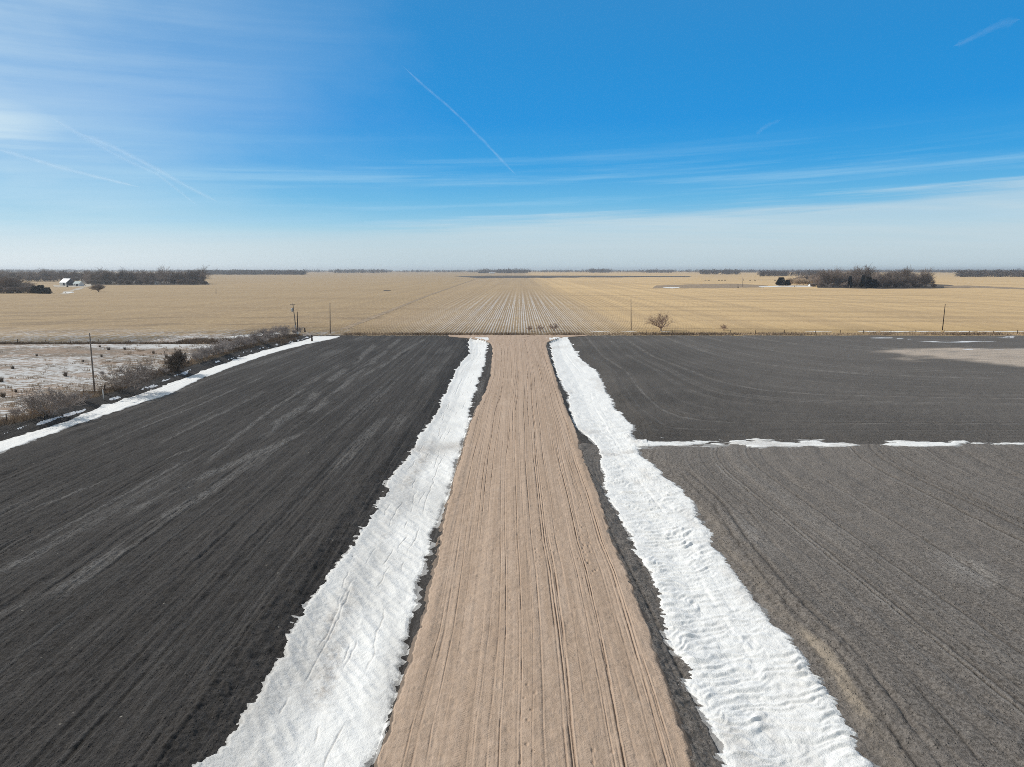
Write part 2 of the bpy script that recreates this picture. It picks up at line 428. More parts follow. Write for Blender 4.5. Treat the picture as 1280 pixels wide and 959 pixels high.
def plain(name, a, b, scale=3., rough=.85, bump=.02, metal=0., spec=.2, per_obj=0.):
    n = NT(name); o = n.obj()
    c = n.mix(n.mapr(n.noise(o, scale, 5, .65), .35, .65), a, b)
    if per_obj:
        c = n.mix(n.M('MULTIPLY', n.rnd(), per_obj), c, tuple(q * .45 for q in a))
    return n.done(c, rough, n.bump(n.noise(o, scale * 4, 4, .6), .5, bump), spec, metal)

M['bark'] = plain('grey_bark', (.20, .165, .14), (.33, .28, .24), 2., per_obj=.5)
M['twig'] = plain('bare_twigs', (.27, .215, .185), (.40, .325, .28), .6, per_obj=.7)
M['twig_tan'] = plain('pale_tan_twigs', (.50, .38, .26), (.62, .48, .34), .6, per_obj=.3)
M['twig_red'] = plain('reddish_twigs', (.30, .205, .17), (.42, .30, .25), .8, per_obj=.3)
M['twig_grey'] = plain('grey_shrub_twigs', (.27, .225, .20), (.40, .34, .305), .8, per_obj=.3)
M['twig_row'] = plain('grey_thicket_twigs', (.34, .295, .275), (.50, .44, .41), .8, per_obj=.35)
M['cedar'] = plain('dark_evergreen', (.008, .010, .007), (.026, .025, .016), 1.5, per_obj=.3)
M['cedar_rust'] = plain('winter_brown_evergreen', (.12, .095, .078), (.20, .16, .13), 1.2)
M['far_twig'] = plain('distant_twigs', (.08, .07, .066), (.17, .145, .132), .02)
M['grass'] = plain('dry_grass', (.36, .265, .185), (.50, .385, .275), .8)
M['weed'] = plain('dead_weeds', (.15, .11, .085), (.25, .19, .14), .8)
M['wood'] = plain('weathered_wood', (.17, .14, .12), (.28, .235, .20), 4.)
M['darkwood'] = plain('dark_wood', (.05, .036, .028), (.09, .065, .05), 4.)
M['metal'] = plain('galvanised_metal', (.34, .36, .38), (.45, .47, .49), 3., .5, .005, .3)
M['wire'] = plain('rusty_wire', (.11, .085, .07), (.16, .12, .10), 5., .6)
M['white'] = plain('white_painted_boards', (.66, .66, .65), (.76, .76, .75), 2., .7)
M['roof_pale'] = plain('pale_metal_roof', (.55, .60, .68), (.64, .69, .76), 1., .55)
M['roof_green'] = plain('blue_green_roof', (.25, .34, .36), (.32, .42, .44), 1., .6)
M['roof_grey'] = plain('grey_shingle_roof', (.20, .19, .185), (.28, .27, .26), 2., .8)
M['wall_dark'] = plain('dark_boards_and_gable_shade', (.05, .055, .07), (.075, .08, .095), 1., .8)
M['wall_red'] = plain('weathered_red_boards', (.20, .085, .06), (.27, .12, .085), 1., .8)
M['glass'] = plain('dark_window_glass', (.02, .025, .03), (.03, .035, .04), 2., .15, 0., 0., .5)
M['hide'] = plain('black_hide', (.016, .013, .011), (.035, .027, .022), 3., .7)
M['litter'] = plain('leaf_litter', (.09, .072, .055), (.15, .118, .088), .2, .95)
M['lane'] = plain('pale_gravel', (.42, .36, .29), (.52, .46, .38), .1, .95)
M['strip_dark'] = plain('dark_worked_earth', (.07, .06, .052), (.14, .112, .09), .02, .95)
M['strip_grass'] = plain('brown_grass_strip', (.25, .185, .125), (.40, .30, .20), .25, .95)

# ------------------------------------------------------------------ land: one sheet to the horizon
def axis(vals): return np.array(sorted(set(vals)), float)
gx = axis([-9000, -6000, -4000, -2500, -1500, -900, -600, -400, -260, -190, -189, -92, -91, 0, 100, 189, 190, 260, 400, 600, 900, 1500, 2500, 4000, 6000, 9000])
gy = axis([-400, -120, -31, -30, 30, 100, 178, 179, 208.6, 209.2, 260, 350, 500, 700, 1000, 1500, 2200, 3200, 4500, 6500, 9000])
GX, GY = np.meshgrid(gx, gy)
low = ((np.abs(GX) <= 189) & (GY >= -30) & (GY <= 208.6)) & ~((GX <= -92) & (GY > 178))
GZ = np.where(low, -1.8, 0.)
GZ = np.where((GX <= -92) & (GX >= -189) & (GY > 178) & (GY <= 208.6), 0, GZ)
g = grid_mesh('ground', GX, GY, GZ, M['ground'], smooth=False); tag(g, kind='structure')

# ------------------------------------------------------------------ worked soil, road and ditches in detail
def rows_y(y0, y1, step_px):
    pa = HZ + 1.0
    def py_of(y): # photo row of a point on the level ground
        d = math.atan2(CAMH, y)
        return CY + F * math.tan(d - TH)
    a, b = py_of(y1), py_of(y0)
    n = int((b - a) / step_px)
    return np.array([P(640, b + (a - b) * k / n)[1] for k in range(n + 1)])

ys = rows_y(17.0, 209.5, 1.05)
ts = np.linspace(-1.06, 1.06, 1320)
YY, TT = np.meshgrid(ys, ts, indexing='ij')
XX = TT * (YY * .86 + 14)
dyr = np.gradient(ys)[:, None] * np.ones_like(XX); dxr = (ts[1] - ts[0]) * (YY * .86 + 14)
SP = np.maximum(dxr, dyr * .45)
XX = XX + .35 * dxr * vn(XX * 31, YY * 29, 3)          # break the lattice

_rl = np.random.RandomState(17); _lp = np.cumsum(_rl.choice([.35, .7, 1.2, 2.0, 3.2], 700, p=[.18, .22, .27, .22, .11])) - 330
_ls = _rl.choice([.25, .5, .9], 700, p=[.45, .33, .22])
_rl2 = np.random.RandomState(23); _lp2 = np.cumsum(_rl2.choice([.4, .9, 1.5, 2.2, 3.4], 400, p=[.22, .22, .24, .2, .12])) - 40
_ls2 = _rl2.choice([.35, .65, 1.], 400, p=[.45, .33, .22])
def pass_lines(U, X):
    a, b = _pl(U, _lp, _ls), _pl(U, _lp2, _ls2)
    return np.where(X < 0, a[0], b[0]), np.where(X < 0, a[1], b[1])
def _pl(U, _lp, _ls):
    i = np.clip(np.searchsorted(_lp, U), 1, len(_lp) - 1)
    a, b = U - _lp[i - 1], U - _lp[i]
    near = np.abs(a) < np.abs(b)
    return np.where(near, a, b), np.where(near, _ls[i - 1], _ls[i])
def soil_fields(X, Y, SPX, SPY):
    B = base(X, Y); U, V = track_uv(X, Y)
    sp = np.maximum(SPX, SPY * .45)
    du = np.maximum(SPX, .02)
    aw = np.where(X < 0, 1., .35)
    h = .045 * fbm(U * .7, V * .015, 11, 2) * lod(1.2, du)
    ridg = 1 - np.abs(fbm(U * 1.6, V * .03, 12, 2))
    h = h - aw * .05 * np.maximum(0, ridg - .72) / .28 * lod(.6, du)
    h = h + aw * .030 * vn(U * 3.3, V * .08, 13) * lod(.35, du)
    h = h + aw * .018 * vn(U * 8, V * .25, 14) * lod(.14, du)
    h = h + .05 * fbm(X * .9, Y * .9, 15, 2) * lod(1.1, sp)
    h = h + .045 * np.maximum(0, vn(X * 2.6, Y * 2.6, 16)) ** 1.5 * lod(.45, sp)
    h = h + .045 * np.maximum(0, vn(X * 7, Y * 7, 17)) ** 2 * lod(.18, sp)
    D, S = pass_lines(U, X)
    ln = np.exp(-(D / np.maximum(.11, du * .9)) ** 2) * S * sst(-.6, .1, fbm(U * .3, V * .03, 28, 2)) * (.6 + .4 * vn(U * .2, V * .5, 29)) 
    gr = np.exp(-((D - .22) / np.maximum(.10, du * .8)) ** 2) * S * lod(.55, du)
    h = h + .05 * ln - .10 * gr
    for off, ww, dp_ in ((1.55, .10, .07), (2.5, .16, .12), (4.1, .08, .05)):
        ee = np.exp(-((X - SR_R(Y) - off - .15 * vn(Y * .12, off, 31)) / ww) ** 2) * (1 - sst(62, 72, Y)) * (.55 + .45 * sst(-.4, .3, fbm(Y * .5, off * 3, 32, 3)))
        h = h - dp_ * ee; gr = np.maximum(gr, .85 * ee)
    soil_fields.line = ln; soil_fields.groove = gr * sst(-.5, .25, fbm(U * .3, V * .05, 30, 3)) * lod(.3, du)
    # rough banks beside the ditches
    l = np.minimum(np.abs(X - SL_L(Y) + 1.2), np.minimum(np.abs(X - (ROAD_R(Y) + SR_L(Y)) * .5), np.abs(X - SR_R(Y) - 1.0)))
    bank = 1 - sst(.8, 2.2, l)
    h = h + bank * (.06 * fbm(X * 2.2, Y * 2.2, 18, 4) * lod(.4, sp) + .05 * np.maximum(0, vn(X * 6.5, Y * 6.5, 19)) ** 1.5 * lod(.18, sp))
    ins = np.maximum(np.maximum(dsnow(X, Y, 0), dsnow(X, Y, 1)), dsnow(X, Y, 2))
    ins = np.where(Y > 204.5, -1, ins)
    h = h - .35 * sst(.3, 1.2, ins)
    h = h - .2 * sst(.4, 1.4, np.where(X > SR_R(Y) - 3, dlat(X, Y), -1))
    rd = np.minimum(X - ROAD_L(Y), ROAD_R(Y) - X)
    h = h - .35 * sst(.2, 1.0, rd)
    return B + h, U, V, bank

ZZ, UU, VV, BANK = soil_fields(XX, YY, dxr, dyr)

def line_mask(X, Y, a, b, w, seed):
    (x1, y1), (x2, y2) = P(*a), P(*b)
    xc = x1 + (x2 - x1) * (Y - y1) / (y2 - y1)
    along = sst(min(y1, y2) - 2, min(y1, y2) + 3, Y) * (1 - sst(max(y1, y2) - 4, max(y1, y2) + 3, Y))
    wob = .5 * fbm(Y * .06, 2.2, seed, 3)
    return (1 - sst(w * .3, w, np.abs(X - xc + wob))) * along * sst(-.55, .25, fbm(X * .6, Y * .12, seed + 1, 3))

pale = np.where(XX < 0, .8, .25) * sst(.30, .85, fbm(UU * .55, VV * .018, 21, 3)) * sst(-.2, .5, fbm(XX * .05, YY * .04, 22, 3))
pale = pale + np.where(XX < 0, .55, .2) * sst(.45, .9, fbm(UU * 1.8, VV * .02, 23, 2)) * sst(-.1, .5, fbm(XX * .04, YY * .03, 24, 2))
for (a, b, w, sd) in (((0, 715), (378, 541), .9, 31), ((75, 742), (272, 604), 1.0, 33), ((200, 655), (372, 542), .8, 35), ((0, 768), (48, 744), .7, 37),
                      ((0, 650), (265, 552), .35, 39), ((40, 680), (240, 575), .3, 41), ((330, 545), (470, 430), 1.2, 43), ((240, 590), (400, 470), .5, 44),
                      ((380, 520), (500, 424), .9, 45), ((120, 560), (330, 470), .35, 46), ((440, 480), (530, 424), .8, 47), ((100, 600), (300, 505), .3, 48)):
    pale = pale + 1.25 * line_mask(XX, YY, a, b, w, sd)
pale = np.where(BANK > .3, pale * .2, pale)
(ax_, ay_), (bx_, by_) = P(1210, 712), P(1270, 740)
pale = pale + .9 * np.exp(-(((XX - ax_) / 1.6) ** 2 + ((YY - ay_) / 2.6) ** 2))
(ax_, ay_) = P(938, 665)
pale = pale + .6 * np.exp(-(((XX - ax_) / .9) ** 2 + ((YY - ay_) / 4.) ** 2))
# tan: bare subsoil beside the right hand ditch and on the far corner of the field
tan = np.zeros_like(XX)
xo = SR_R(YY) + .85 + .25 * vn(YY * .5, 1, 26)
tan += (1 - sst(.12, .5, np.abs(XX - xo))) * sst(P(640, 905)[1], P(640, 880)[1], YY) * (1 - sst(P(640, 800)[1], P(640, 775)[1], YY)) * 1.0
tan += .22 * (1 - sst(.1, .8, np.abs(XX - xo + .2))) * (1 - sst(50, 62, YY)) * (XX > 0)
xs_b, ys_b = zip(*sorted([P(1135, 437), P(1175, 445), P(1230, 456), P(1290, 469)], key=lambda p: p[1]))
xb = np.interp(YY, ys_b, xs_b)
fr = fbm(XX * .06, YY * .12, 27, 4)
tan += sst(-6, 10, XX - xb + 14 * fr) * sst(P(640, 474)[1], P(640, 466)[1], YY) * (1 - sst(P(640, 437.)[1], P(640, 434.5)[1], YY + 4 * fr)) * 1.3
tan += .5 * (1 - sst(.5, 3.5, np.abs(XX - 6 - .5 * (YY - 203)))) * sst(199, 203, YY)
# thin snow on the far right corner
snowm = np.zeros_like(XX)
def arc(x1, y1, x2, y2, x3, y3, w, s, sd):
    global snowm
    pts = sorted([P(x1, y1), P(x2, y2), P(x3, y3)])
    yc = np.interp(XX, [p[0] for p in pts], [p[1] for p in pts])
    on = sst(pts[0][0] - 3, pts[0][0] + 4, XX) * (1 - sst(pts[2][0] - 4, pts[2][0] + 3, XX))
    snowm = np.maximum(snowm, s * on * (1 - sst(w * .3, w, np.abs(YY - yc + 2 * fbm(XX * .12, 3, sd, 3)))) * sst(-.7, .1, fbm(XX * .1, YY * .2, sd, 3)))
arc(1075, 421.5, 1110, 422.5, 1145, 425, 2.6, .9, 91)
arc(1140, 426.5, 1190, 427.5, 1245, 425, 3.0, .72, 92)
arc(1225, 425, 1250, 421, 1268, 419, 2.0, .6, 93)
arc(1180, 438, 1240, 436.5, 1300, 437, 2.2, .65, 94)
arc(1255, 424, 1264, 421, 1272, 419, 2.0, .6, 95)
far_bank = (np.abs(YY - 208.2) < .8) & (XX > 30)
# strip of snow crumbs by the side ditch and along the pasture bank
lm = sst(-.9, .4, np.where(XX > SR_R(YY), dlat(XX, YY) * 1., -9)) * .55
snowm = np.maximum(snowm, lm * sst(.1, .6, fbm(XX * .5, YY * 1.2, 97, 3)))
pb = FL_L(YY) - XX
snowm = np.maximum(snowm, .95 * (1 - sst(.25, .7, np.abs(pb - 1.15 + .35 * vn(YY * .2, 5, 98)))) * sst(-.1, .4, fbm(YY * .35, XX * 1.5, 99, 4)))
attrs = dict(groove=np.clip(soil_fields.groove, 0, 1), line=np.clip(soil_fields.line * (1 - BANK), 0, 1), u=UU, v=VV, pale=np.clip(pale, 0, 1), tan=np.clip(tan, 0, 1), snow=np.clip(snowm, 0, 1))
xm = .25 * (XX[:-1, :-1] + XX[1:, :-1] + XX[:-1, 1:] + XX[1:, 1:]); ym = .25 * (YY[:-1, :-1] + YY[1:, :-1] + YY[:-1, 1:] + YY[1:, 1:])
mid = .5 * (ROAD_L(ym) + ROAD_R(ym))
is_l = (xm < mid) & (xm > FL_L(ym) - 4.2)
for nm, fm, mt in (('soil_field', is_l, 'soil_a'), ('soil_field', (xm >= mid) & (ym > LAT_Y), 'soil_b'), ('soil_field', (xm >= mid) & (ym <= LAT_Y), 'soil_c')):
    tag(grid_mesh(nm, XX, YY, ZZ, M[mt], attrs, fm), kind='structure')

# the sand road, its own sheet whose rim dives under the soil
yr = rows_y(17.0, 210.5, .85)
sr = np.linspace(0, 1, 620)
YR, SR = np.meshgrid(yr, sr, indexing='ij')
XR = (ROAD_L(YR) - .9) * (1 - SR) + (ROAD_R(YR) + .9) * SR
dxx = (ROAD_R(YR) - ROAD_L(YR) + 1.8) / 620.; dyy = np.gradient(yr)[:, None] * np.ones_like(XR)
spr = np.maximum(dxx, dyy * .45)
dr = np.minimum(XR - ROAD_L(YR), ROAD_R(YR) - XR) + .16 * fbm(YR * 1.1 + XR * .5, XR * .8, 101, 4) + .12 * fbm(YR * .25, XR * .3, 102, 3)
xw = XR - .004 * YR
h = .014 * fbm(xw * 1.3, YR * .010, 103, 2) * lod(.7, dxx)
h += .009 * vn(xw * 4.2, YR * .05, 104) * lod(.24, dxx) + .005 * vn(xw * 9, YR * .1, 105) * lod(.11, dxx)
rr = np.random.RandomState(5)
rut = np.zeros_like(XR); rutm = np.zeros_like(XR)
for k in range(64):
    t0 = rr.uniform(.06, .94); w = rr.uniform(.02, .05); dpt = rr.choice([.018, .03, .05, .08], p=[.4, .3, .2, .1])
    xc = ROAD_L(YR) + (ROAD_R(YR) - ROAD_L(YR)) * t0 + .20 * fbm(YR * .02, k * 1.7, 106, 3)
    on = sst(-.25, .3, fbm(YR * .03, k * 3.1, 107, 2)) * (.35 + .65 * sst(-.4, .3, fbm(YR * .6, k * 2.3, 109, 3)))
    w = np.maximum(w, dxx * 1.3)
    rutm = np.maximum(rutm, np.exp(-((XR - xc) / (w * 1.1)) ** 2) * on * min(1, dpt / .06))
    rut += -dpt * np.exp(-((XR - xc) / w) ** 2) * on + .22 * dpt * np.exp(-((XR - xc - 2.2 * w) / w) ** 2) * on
h += rut
h += .025 * fbm(XR * 1.5, YR * 1.5, 108, 4) * lod(.4, spr) - .03 * np.maximum(0, vn(XR * 4.5, YR * 3.2, 111) - .35) * lod(.25, spr)
# edge windrow thrown up by the grader
h += .06 * np.exp(-((dr - .55) / .3) ** 2) * (.5 + .5 * vn(YR * .2, 7, 110))
# footprints: trails of small dents
def trail(pts, step, jit, rad, dep, seed):
    global h
    r_ = np.random.RandomState(seed)
    w = [P(*p) for p in pts]
    for (x1, y1), (x2, y2) in zip(w[:-1], w[1:]):
        L = math.hypot(x2 - x1, y2 - y1); n_ = max(1, int(L / step))
        for k in range(n_):
            t = (k + r_.uniform(-.2, .2)) / n_
            if r_.rand() < .2: continue
            cx = x1 + (x2 - x1) * t + (.14 if k % 2 else -.14) + r_.normal(0, jit); cy = y1 + (y2 - y1) * t + r_.normal(0, .12)
            if vn(np.array([cy * .25]), np.array([seed * 3.7]), 9)[0] < -.15: continue
            i0, i1 = np.searchsorted(yr, cy - 1.2), np.searchsorted(yr, cy + 1.2)
            if i1 - i0 < 2: continue
            xx = XR[i0:i1] - cx; yy = YR[i0:i1] - cy
            q = (xx / rad) ** 2 + (yy / (rad * 1.5)) ** 2
            h[i0:i1] += -dep * np.exp(-q * q) 
trail([(656, 955), (664, 850), (672, 760), (674, 690), (678, 600)], .62, .10, .075, .05, 1)
trail([(800, 930), (766, 830), (740, 740), (722, 650), (712, 560)], .75, .14, .08, .05, 2)
trail([(690, 700), (700, 640), (706, 560), (700, 480)], .7, .10, .08, .04, 3)
trail([(745, 745), (735, 700), (728, 660)], .4, .14, .09, .06, 4)
trail([(740, 955), (745, 940), (790, 945)], .5, .08, .08, .05, 5)
trail([(632, 760), (640, 700), (645, 640)], .8, .1, .08, .035, 6)
ZR = base(XR, YR) + h + np.clip(dr * .35, -.28, .05) + .02
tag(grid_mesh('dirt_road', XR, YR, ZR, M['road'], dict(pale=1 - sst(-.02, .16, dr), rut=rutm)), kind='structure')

# snow lying in the ditches
def snow_sheet(name, lf, rf, k, y0, y1, ncol):
    yv = rows_y(y0, y1, .85); s = np.linspace(0, 1, ncol)
    Y, S = np.meshgrid(yv, s, indexing='ij')
    X = (lf(Y) - 1.3) * (1 - S) + (rf(Y) + 1.3) * S
    dx = (rf(Y) - lf(Y) + 2.6) / ncol; dy = np.gradient(yv)[:, None] * np.ones_like(X); sp = np.maximum(dx, dy * .45)
    d = dsnow(X, Y, k)
    if k == 1: # joins the side ditch
        d = np.maximum(d, np.minimum(dlat(X, Y), X - SR_L(Y)))
    d = np.where(Y > y1 - 2, np.minimum(d, (y1 - .6 - Y)), d)
    t = np.clip(d * .30, -.25, .09)
    a = sst(0, .8, d)
    if k == 1:   # wind ripples, scalloped
        q = Y * .93 - X * .25 + .35 * fbm(X * .5, Y * .5, 120, 3)
        w = X * .93 + Y * .25 + .3 * fbm(X * .4, Y * .4, 136, 2)
        ph = q / .64 + .8 * fbm(w * .42, q * .30, 121, 3) + .25 * w
        saw = ph - np.floor(ph); prof = np.minimum(saw / .28, 1.) * (1 - np.clip((saw - .28) / .72, 0, 1) ** 1.2) * 1.0
        amp = .25 + .75 * sst(-.45, .35, vn(w * .75 + np.floor(ph) * 7.7, ph * .0 + np.floor(ph) * 3.1, 122))
        ph2 = q / .45 + .9 * fbm(w * .9, q * .5, 144, 3); s2_ = ph2 - np.floor(ph2)
        hh = (.15 * prof * amp * lod(.64, sp) + .06 * (1 - np.abs(2 * s2_ - 1)) * lod(.4, sp)) * (.45 + .55 * sst(-.5, .4, fbm(X * .25, Y * .1, 123, 2)))
        hh += .05 * fbm(w * .8, q * 1.2, 137, 2)
        mx = lf(Y) + .56 * (rf(Y) - lf(Y))
        mx = mx + .25 * fbm(Y * .07, 6, 134, 3)
        hh += .028 * (np.exp(-((X - mx) / .13) ** 2) * -.6 + np.exp(-((X - mx - .28) / .16) ** 2) * .4 - .5 * np.exp(-((X - mx - .85) / .13) ** 2)) * lod(.2, dx) * sst(-.4, .3, fbm(Y * .10, 3, 135, 3))
        dirt = .35 * sst(.35, .9, fbm(X * .4, Y * .15, 124, 3))
        dirt = np.maximum(dirt, .55 * np.exp(-((Y - P(640, 563)[1]) / 1.2) ** 2) * sst(-.3, .4, fbm(X * .6, Y * .6, 129, 3)))
    else:
        q = Y * .55 + X * .8; w = X * .6 - Y * .55
        hh = .05 * fbm(q * .9, w * .35, 125, 3) * lod(.9, sp) + .075 * (f1(w * .55 + .3 * fbm(X, Y, 138, 2), q * 1.9, 126) - .45) * 1.5 * lod(.45, sp) * sst(-.6, .3, fbm(X * .3, Y * .15, 139, 2))
        # long cracks and wheel-worn hollows
        mx = lf(Y) + (.40 + .12 * fbm(Y * .05, 2, 127, 2)) * (rf(Y) - lf(Y))
        hh -= .03 * np.exp(-((X - mx) / np.maximum(.09, dx * 1.4)) ** 2) * sst(-.1, .3, fbm(Y * .12, 8, 128, 2))
        hh -= .05 * np.exp(-((X - mx + .9) / .5) ** 2)
        cx = lf(Y) + (.33 + .08 * vn(Y * .1, 4, 131)) * (rf(Y) - lf(Y))
        dirt = 1.0 * np.exp(-((X - cx) / (.13 * (rf(Y) - lf(Y)))) ** 2) * sst(-.8, .1, fbm(Y * .12, X * .5, 132, 3)) * (.45 + .55 * sst(-.4, .4, fbm(X * 2.2, Y * 1.6, 148, 4))) * (1 - sst(70, 95, Y))
        for kk in range(5):
            m2 = lf(Y) + (.22 + .13 * kk + .10 * fbm(Y * .06, kk * 5.1, 145, 3)) * (rf(Y) - lf(Y)) + .10 * fbm(Y * .8, kk * 3.3, 146, 2)
            ck = np.exp(-((X - m2) / np.maximum(.05, dx * 1.1)) ** 2) * sst(.1, .4, fbm(Y * .3, kk * 9.7, 147, 3))
            hh -= .035 * ck; dirt = np.maximum(dirt, .45 * ck)
        dirt = np.maximum(dirt, .8 * np.exp(-((Y - P(640, 556)[1] - .15 * (X + 10)) / 2.2) ** 2) * (k == 0))
        if k == 2: dirt *= .15
    Z = base(X, Y) + t + hh * a + .012 * fbm(X * 3, Y * 3, 133, 2) * lod(.3, sp)
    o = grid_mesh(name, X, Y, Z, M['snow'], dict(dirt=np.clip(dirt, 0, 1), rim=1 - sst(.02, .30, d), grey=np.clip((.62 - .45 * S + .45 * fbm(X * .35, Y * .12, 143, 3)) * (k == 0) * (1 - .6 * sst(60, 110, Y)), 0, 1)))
    return tag(o, kind='structure')
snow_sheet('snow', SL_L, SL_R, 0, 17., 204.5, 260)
snow_sheet('snow', SR_L, SR_R, 1, 17., 205.0, 280)
snow_sheet('snow', FL_L, FL_R, 2, 40., 209.0, 90)
# snow of the side ditch
xv = np.linspace(9.5, 125, 800); yv = np.linspace(LAT_Y - 5.5, LAT_Y + 5.5, 90)
X2, Y2 = np.meshgrid(xv, yv)
d2 = dlat(X2, Y2); d2 = np.where(X2 < SR_R(Y2) - 3.5, -1, d2)
Z2 = base(X2, Y2) + np.clip(d2 * .16, -.25, .10) + .03 * fbm(X2 * .8, Y2 * 1.4, 141, 3) - .005
tag(grid_mesh('snow', X2, Y2, Z2, M['snow'], dict(dirt=.5 * sst(.2, .8, fbm(X2 * .3, Y2 * .6, 142, 3)), rim=1 - sst(.0, .5, d2))), kind='structure')

# the pasture beyond the bank
yp = rows_y(40., 183.5, 1.6); sp_ = np.linspace(0, 1, 320)
YP, SPp = np.meshgrid(yp, sp_, indexing='ij')
XP = (FL_L(YP) - 4.0) * (1 - SPp) + (-215.) * SPp
ZP = .44 + .10 * fbm(XP * .15, YP * .15, 151, 3) + .05 * fbm(XP * .8, YP * .8, 152, 2) - .05
ZP = np.where(YP > 181.5, .02, ZP); ZP = np.where(SPp < .004, .30, ZP)
tag(grid_mesh('pasture', XP, YP, ZP, M['pasture']), kind='structure')
# rough ground between the pasture and the end of the snowy bank
yq = np.linspace(180., 212, 60); sq = np.linspace(0, 1, 60)
YQ, SQ = np.meshgrid(yq, sq, indexing='ij')
XQ = (FL_L(YQ) - 3.4) * (1 - SQ) + (FL_L(YQ) - 42) * SQ
ZQ = .10 + .14 * fbm(XQ * .5, YQ * .5, 153, 3); ZQ = np.where((SQ == 1) | (YQ >= 211.9), -.05, ZQ)
tag(grid_mesh('rough_grass', XQ, YQ, ZQ, M['pasture']), kind='structure')

# thin sheets on the stubble: verge, strips, lane, patches
def sheet(name, pts, mat, z=.03, world=False):
    w = pts if world else [P(*p) for p in pts]
    m = MB(); m.face([(x, y, z) for x, y in w]); return tag(m.build(name, mat), kind='structure')
def ribbon(name, a, b, mat, z, jitter, seed, n=80):
    """a strip between two polylines of the photo, ragged along both sides"""
    rs = np.random.RandomState(seed); wa = [P(*p) for p in a]; wb = [P(*p) for p in b]
    def res(w):
        s = np.linspace(0, 1, len(w)); q = np.linspace(0, 1, n)
        return np.interp(q, s, [p[0] for p in w]), np.interp(q, s, [p[1] for p in w])
    ax, ay = res(wa); bx, by = res(wb)
    k = np.sin(np.linspace(0, math.pi, n)) ** .3
    ja = fbm(np.arange(n) * .23, 1.0, seed, 4) * jitter; jb = fbm(np.arange(n) * .23, 9.0, seed + 3, 4) * jitter
    X = np.stack([ax, bx]); Y = np.stack([ay + ja * k, by + jb * k]); 
    return tag(grid_mesh(name, X, Y, np.full_like(X, z), mat, dict(dirt=np.full_like(X, .2), rim=np.zeros_like(X)), smooth=False), kind='structure')
ribbon('far_field', [(566, 345.2), (620, 344.6), (720, 344.6), (865, 345.4)], [(600, 348.0), (640, 347.6), (730, 347.0), (860, 346.4)], M['strip_dark'], .05, 40, 201)
ribbon('grass_strip', [(424, 411.5), (477, 391), (534, 369), (612.4, 342.5)], [(434, 411.5), (485, 391), (539, 369), (613.6, 342.5)], M['strip_grass'], .04, 4.0, 202)
ribbon('grass_strip', [(820, 357), (870, 355.5), (920, 354.8), (960, 357)], [(815, 360.5), (870, 360.5), (920, 359.8), (955, 359.5)], M['strip_grass'], .04, 9, 203)
ribbon('snow', [(828, 359.4), (838, 359.0), (850, 359.2)], [(832, 360.2), (842, 360.6), (848, 360.0)], M['snow'], .07, 4, 204, 24)
ribbon('snow', [(948, 358.3), (985, 357.2), (1018, 357.4)], [(952, 359.3), (985, 358.4), (1016, 358.5)], M['snow'], .07, 9, 205, 60)
ribbon('lane', [(72, 368), (90, 362.5), (112, 356.4)], [(84, 368), (98, 362.5), (117, 356.4)], M['lane'], .06, 5, 206, 40)
ribbon('snow', [(78, 366.0), (86, 365.6), (93, 365.2)], [(79, 366.8), (87, 366.6), (92, 365.9)], M['snow'], .09, 3, 207, 24)
ribbon('farmyard', [(66, 356.8), (90, 355.2), (114, 355)], [(68, 358.6), (92, 358.8), (114, 358)], M['lane'], .05, 8, 208, 40)
xv_ = np.linspace(-54, 420, 500)
vv_ = 213.8 + 1.3 * fbm(xv_ * .09, 3., 217, 4)
tag(grid_mesh('verge', np.stack([xv_, xv_]), np.stack([np.full_like(xv_, 208.9), vv_]), np.stack([np.full_like(xv_, -.06), np.full_like(xv_, .012)]), M['strip_grass'], smooth=False), kind='structure')
for a_, b_, w_, sd_ in ((1006, 1040, .5, 210), (1072, 1098, .9, 220), (1100, 1142, 1.2, 221), (1136, 1176, .8, 222), (1180, 1222, 1.0, 223), (1216, 1300, .8, 224)):
    ribbon('snow', [(a_, 415.1), ((a_ + b_) / 2, 415.1 - w_ * .5), (b_, 415.1)], [(a_, 415.4), ((a_ + b_) / 2, 415.2 + w_ * .4), (b_, 415.4)], M['snow'], .12, .7, sd_, 60)
for a_, b_, sd_ in ((738, 762, 211), (776, 796, 226), (826, 838, 227)):
    ribbon('snow', [(a_, 414.9), ((a_ + b_) / 2, 414.7), (b_, 414.9)], [(a_, 415.1), ((a_ + b_) / 2, 415.2), (b_, 415.1)], M['snow'], .06, .4, sd_, 30)
ribbon('snow', [(268, 424.5), (300, 420.5), (345, 416.5)], [(268, 427.5), (300, 424.5), (350, 418.5)], M['snow'], .33, 1.2, 212, 60)
ribbon('woodland_floor', [(1020, 355), (1100, 353), (1185, 356)], [(1022, 360.2), (1100, 361.2), (1215, 360.2)], M['litter'], .04, 9, 213, 60)
ribbon('woodland_floor', [(100, 350), (180, 349), (258, 351)], [(108, 356.4), (180, 356.6), (262, 356.0)], M['litter'], .04, 9, 214, 60)
ribbon('grass_strip', [(1180, 357.4), (1210, 357.0), (1280, 360), (1340, 362)], [(1180, 360.4), (1215, 359.6), (1280, 362), (1340, 364)], M['strip_grass'], .05, 5, 215, 60)
ribbon('far_field', [(479, 362.8), (484, 362.6), (489, 362.8)], [(480, 363.5), (484, 363.7), (488, 363.4)], M['strip_dark'], .05, 6, 216, 24)

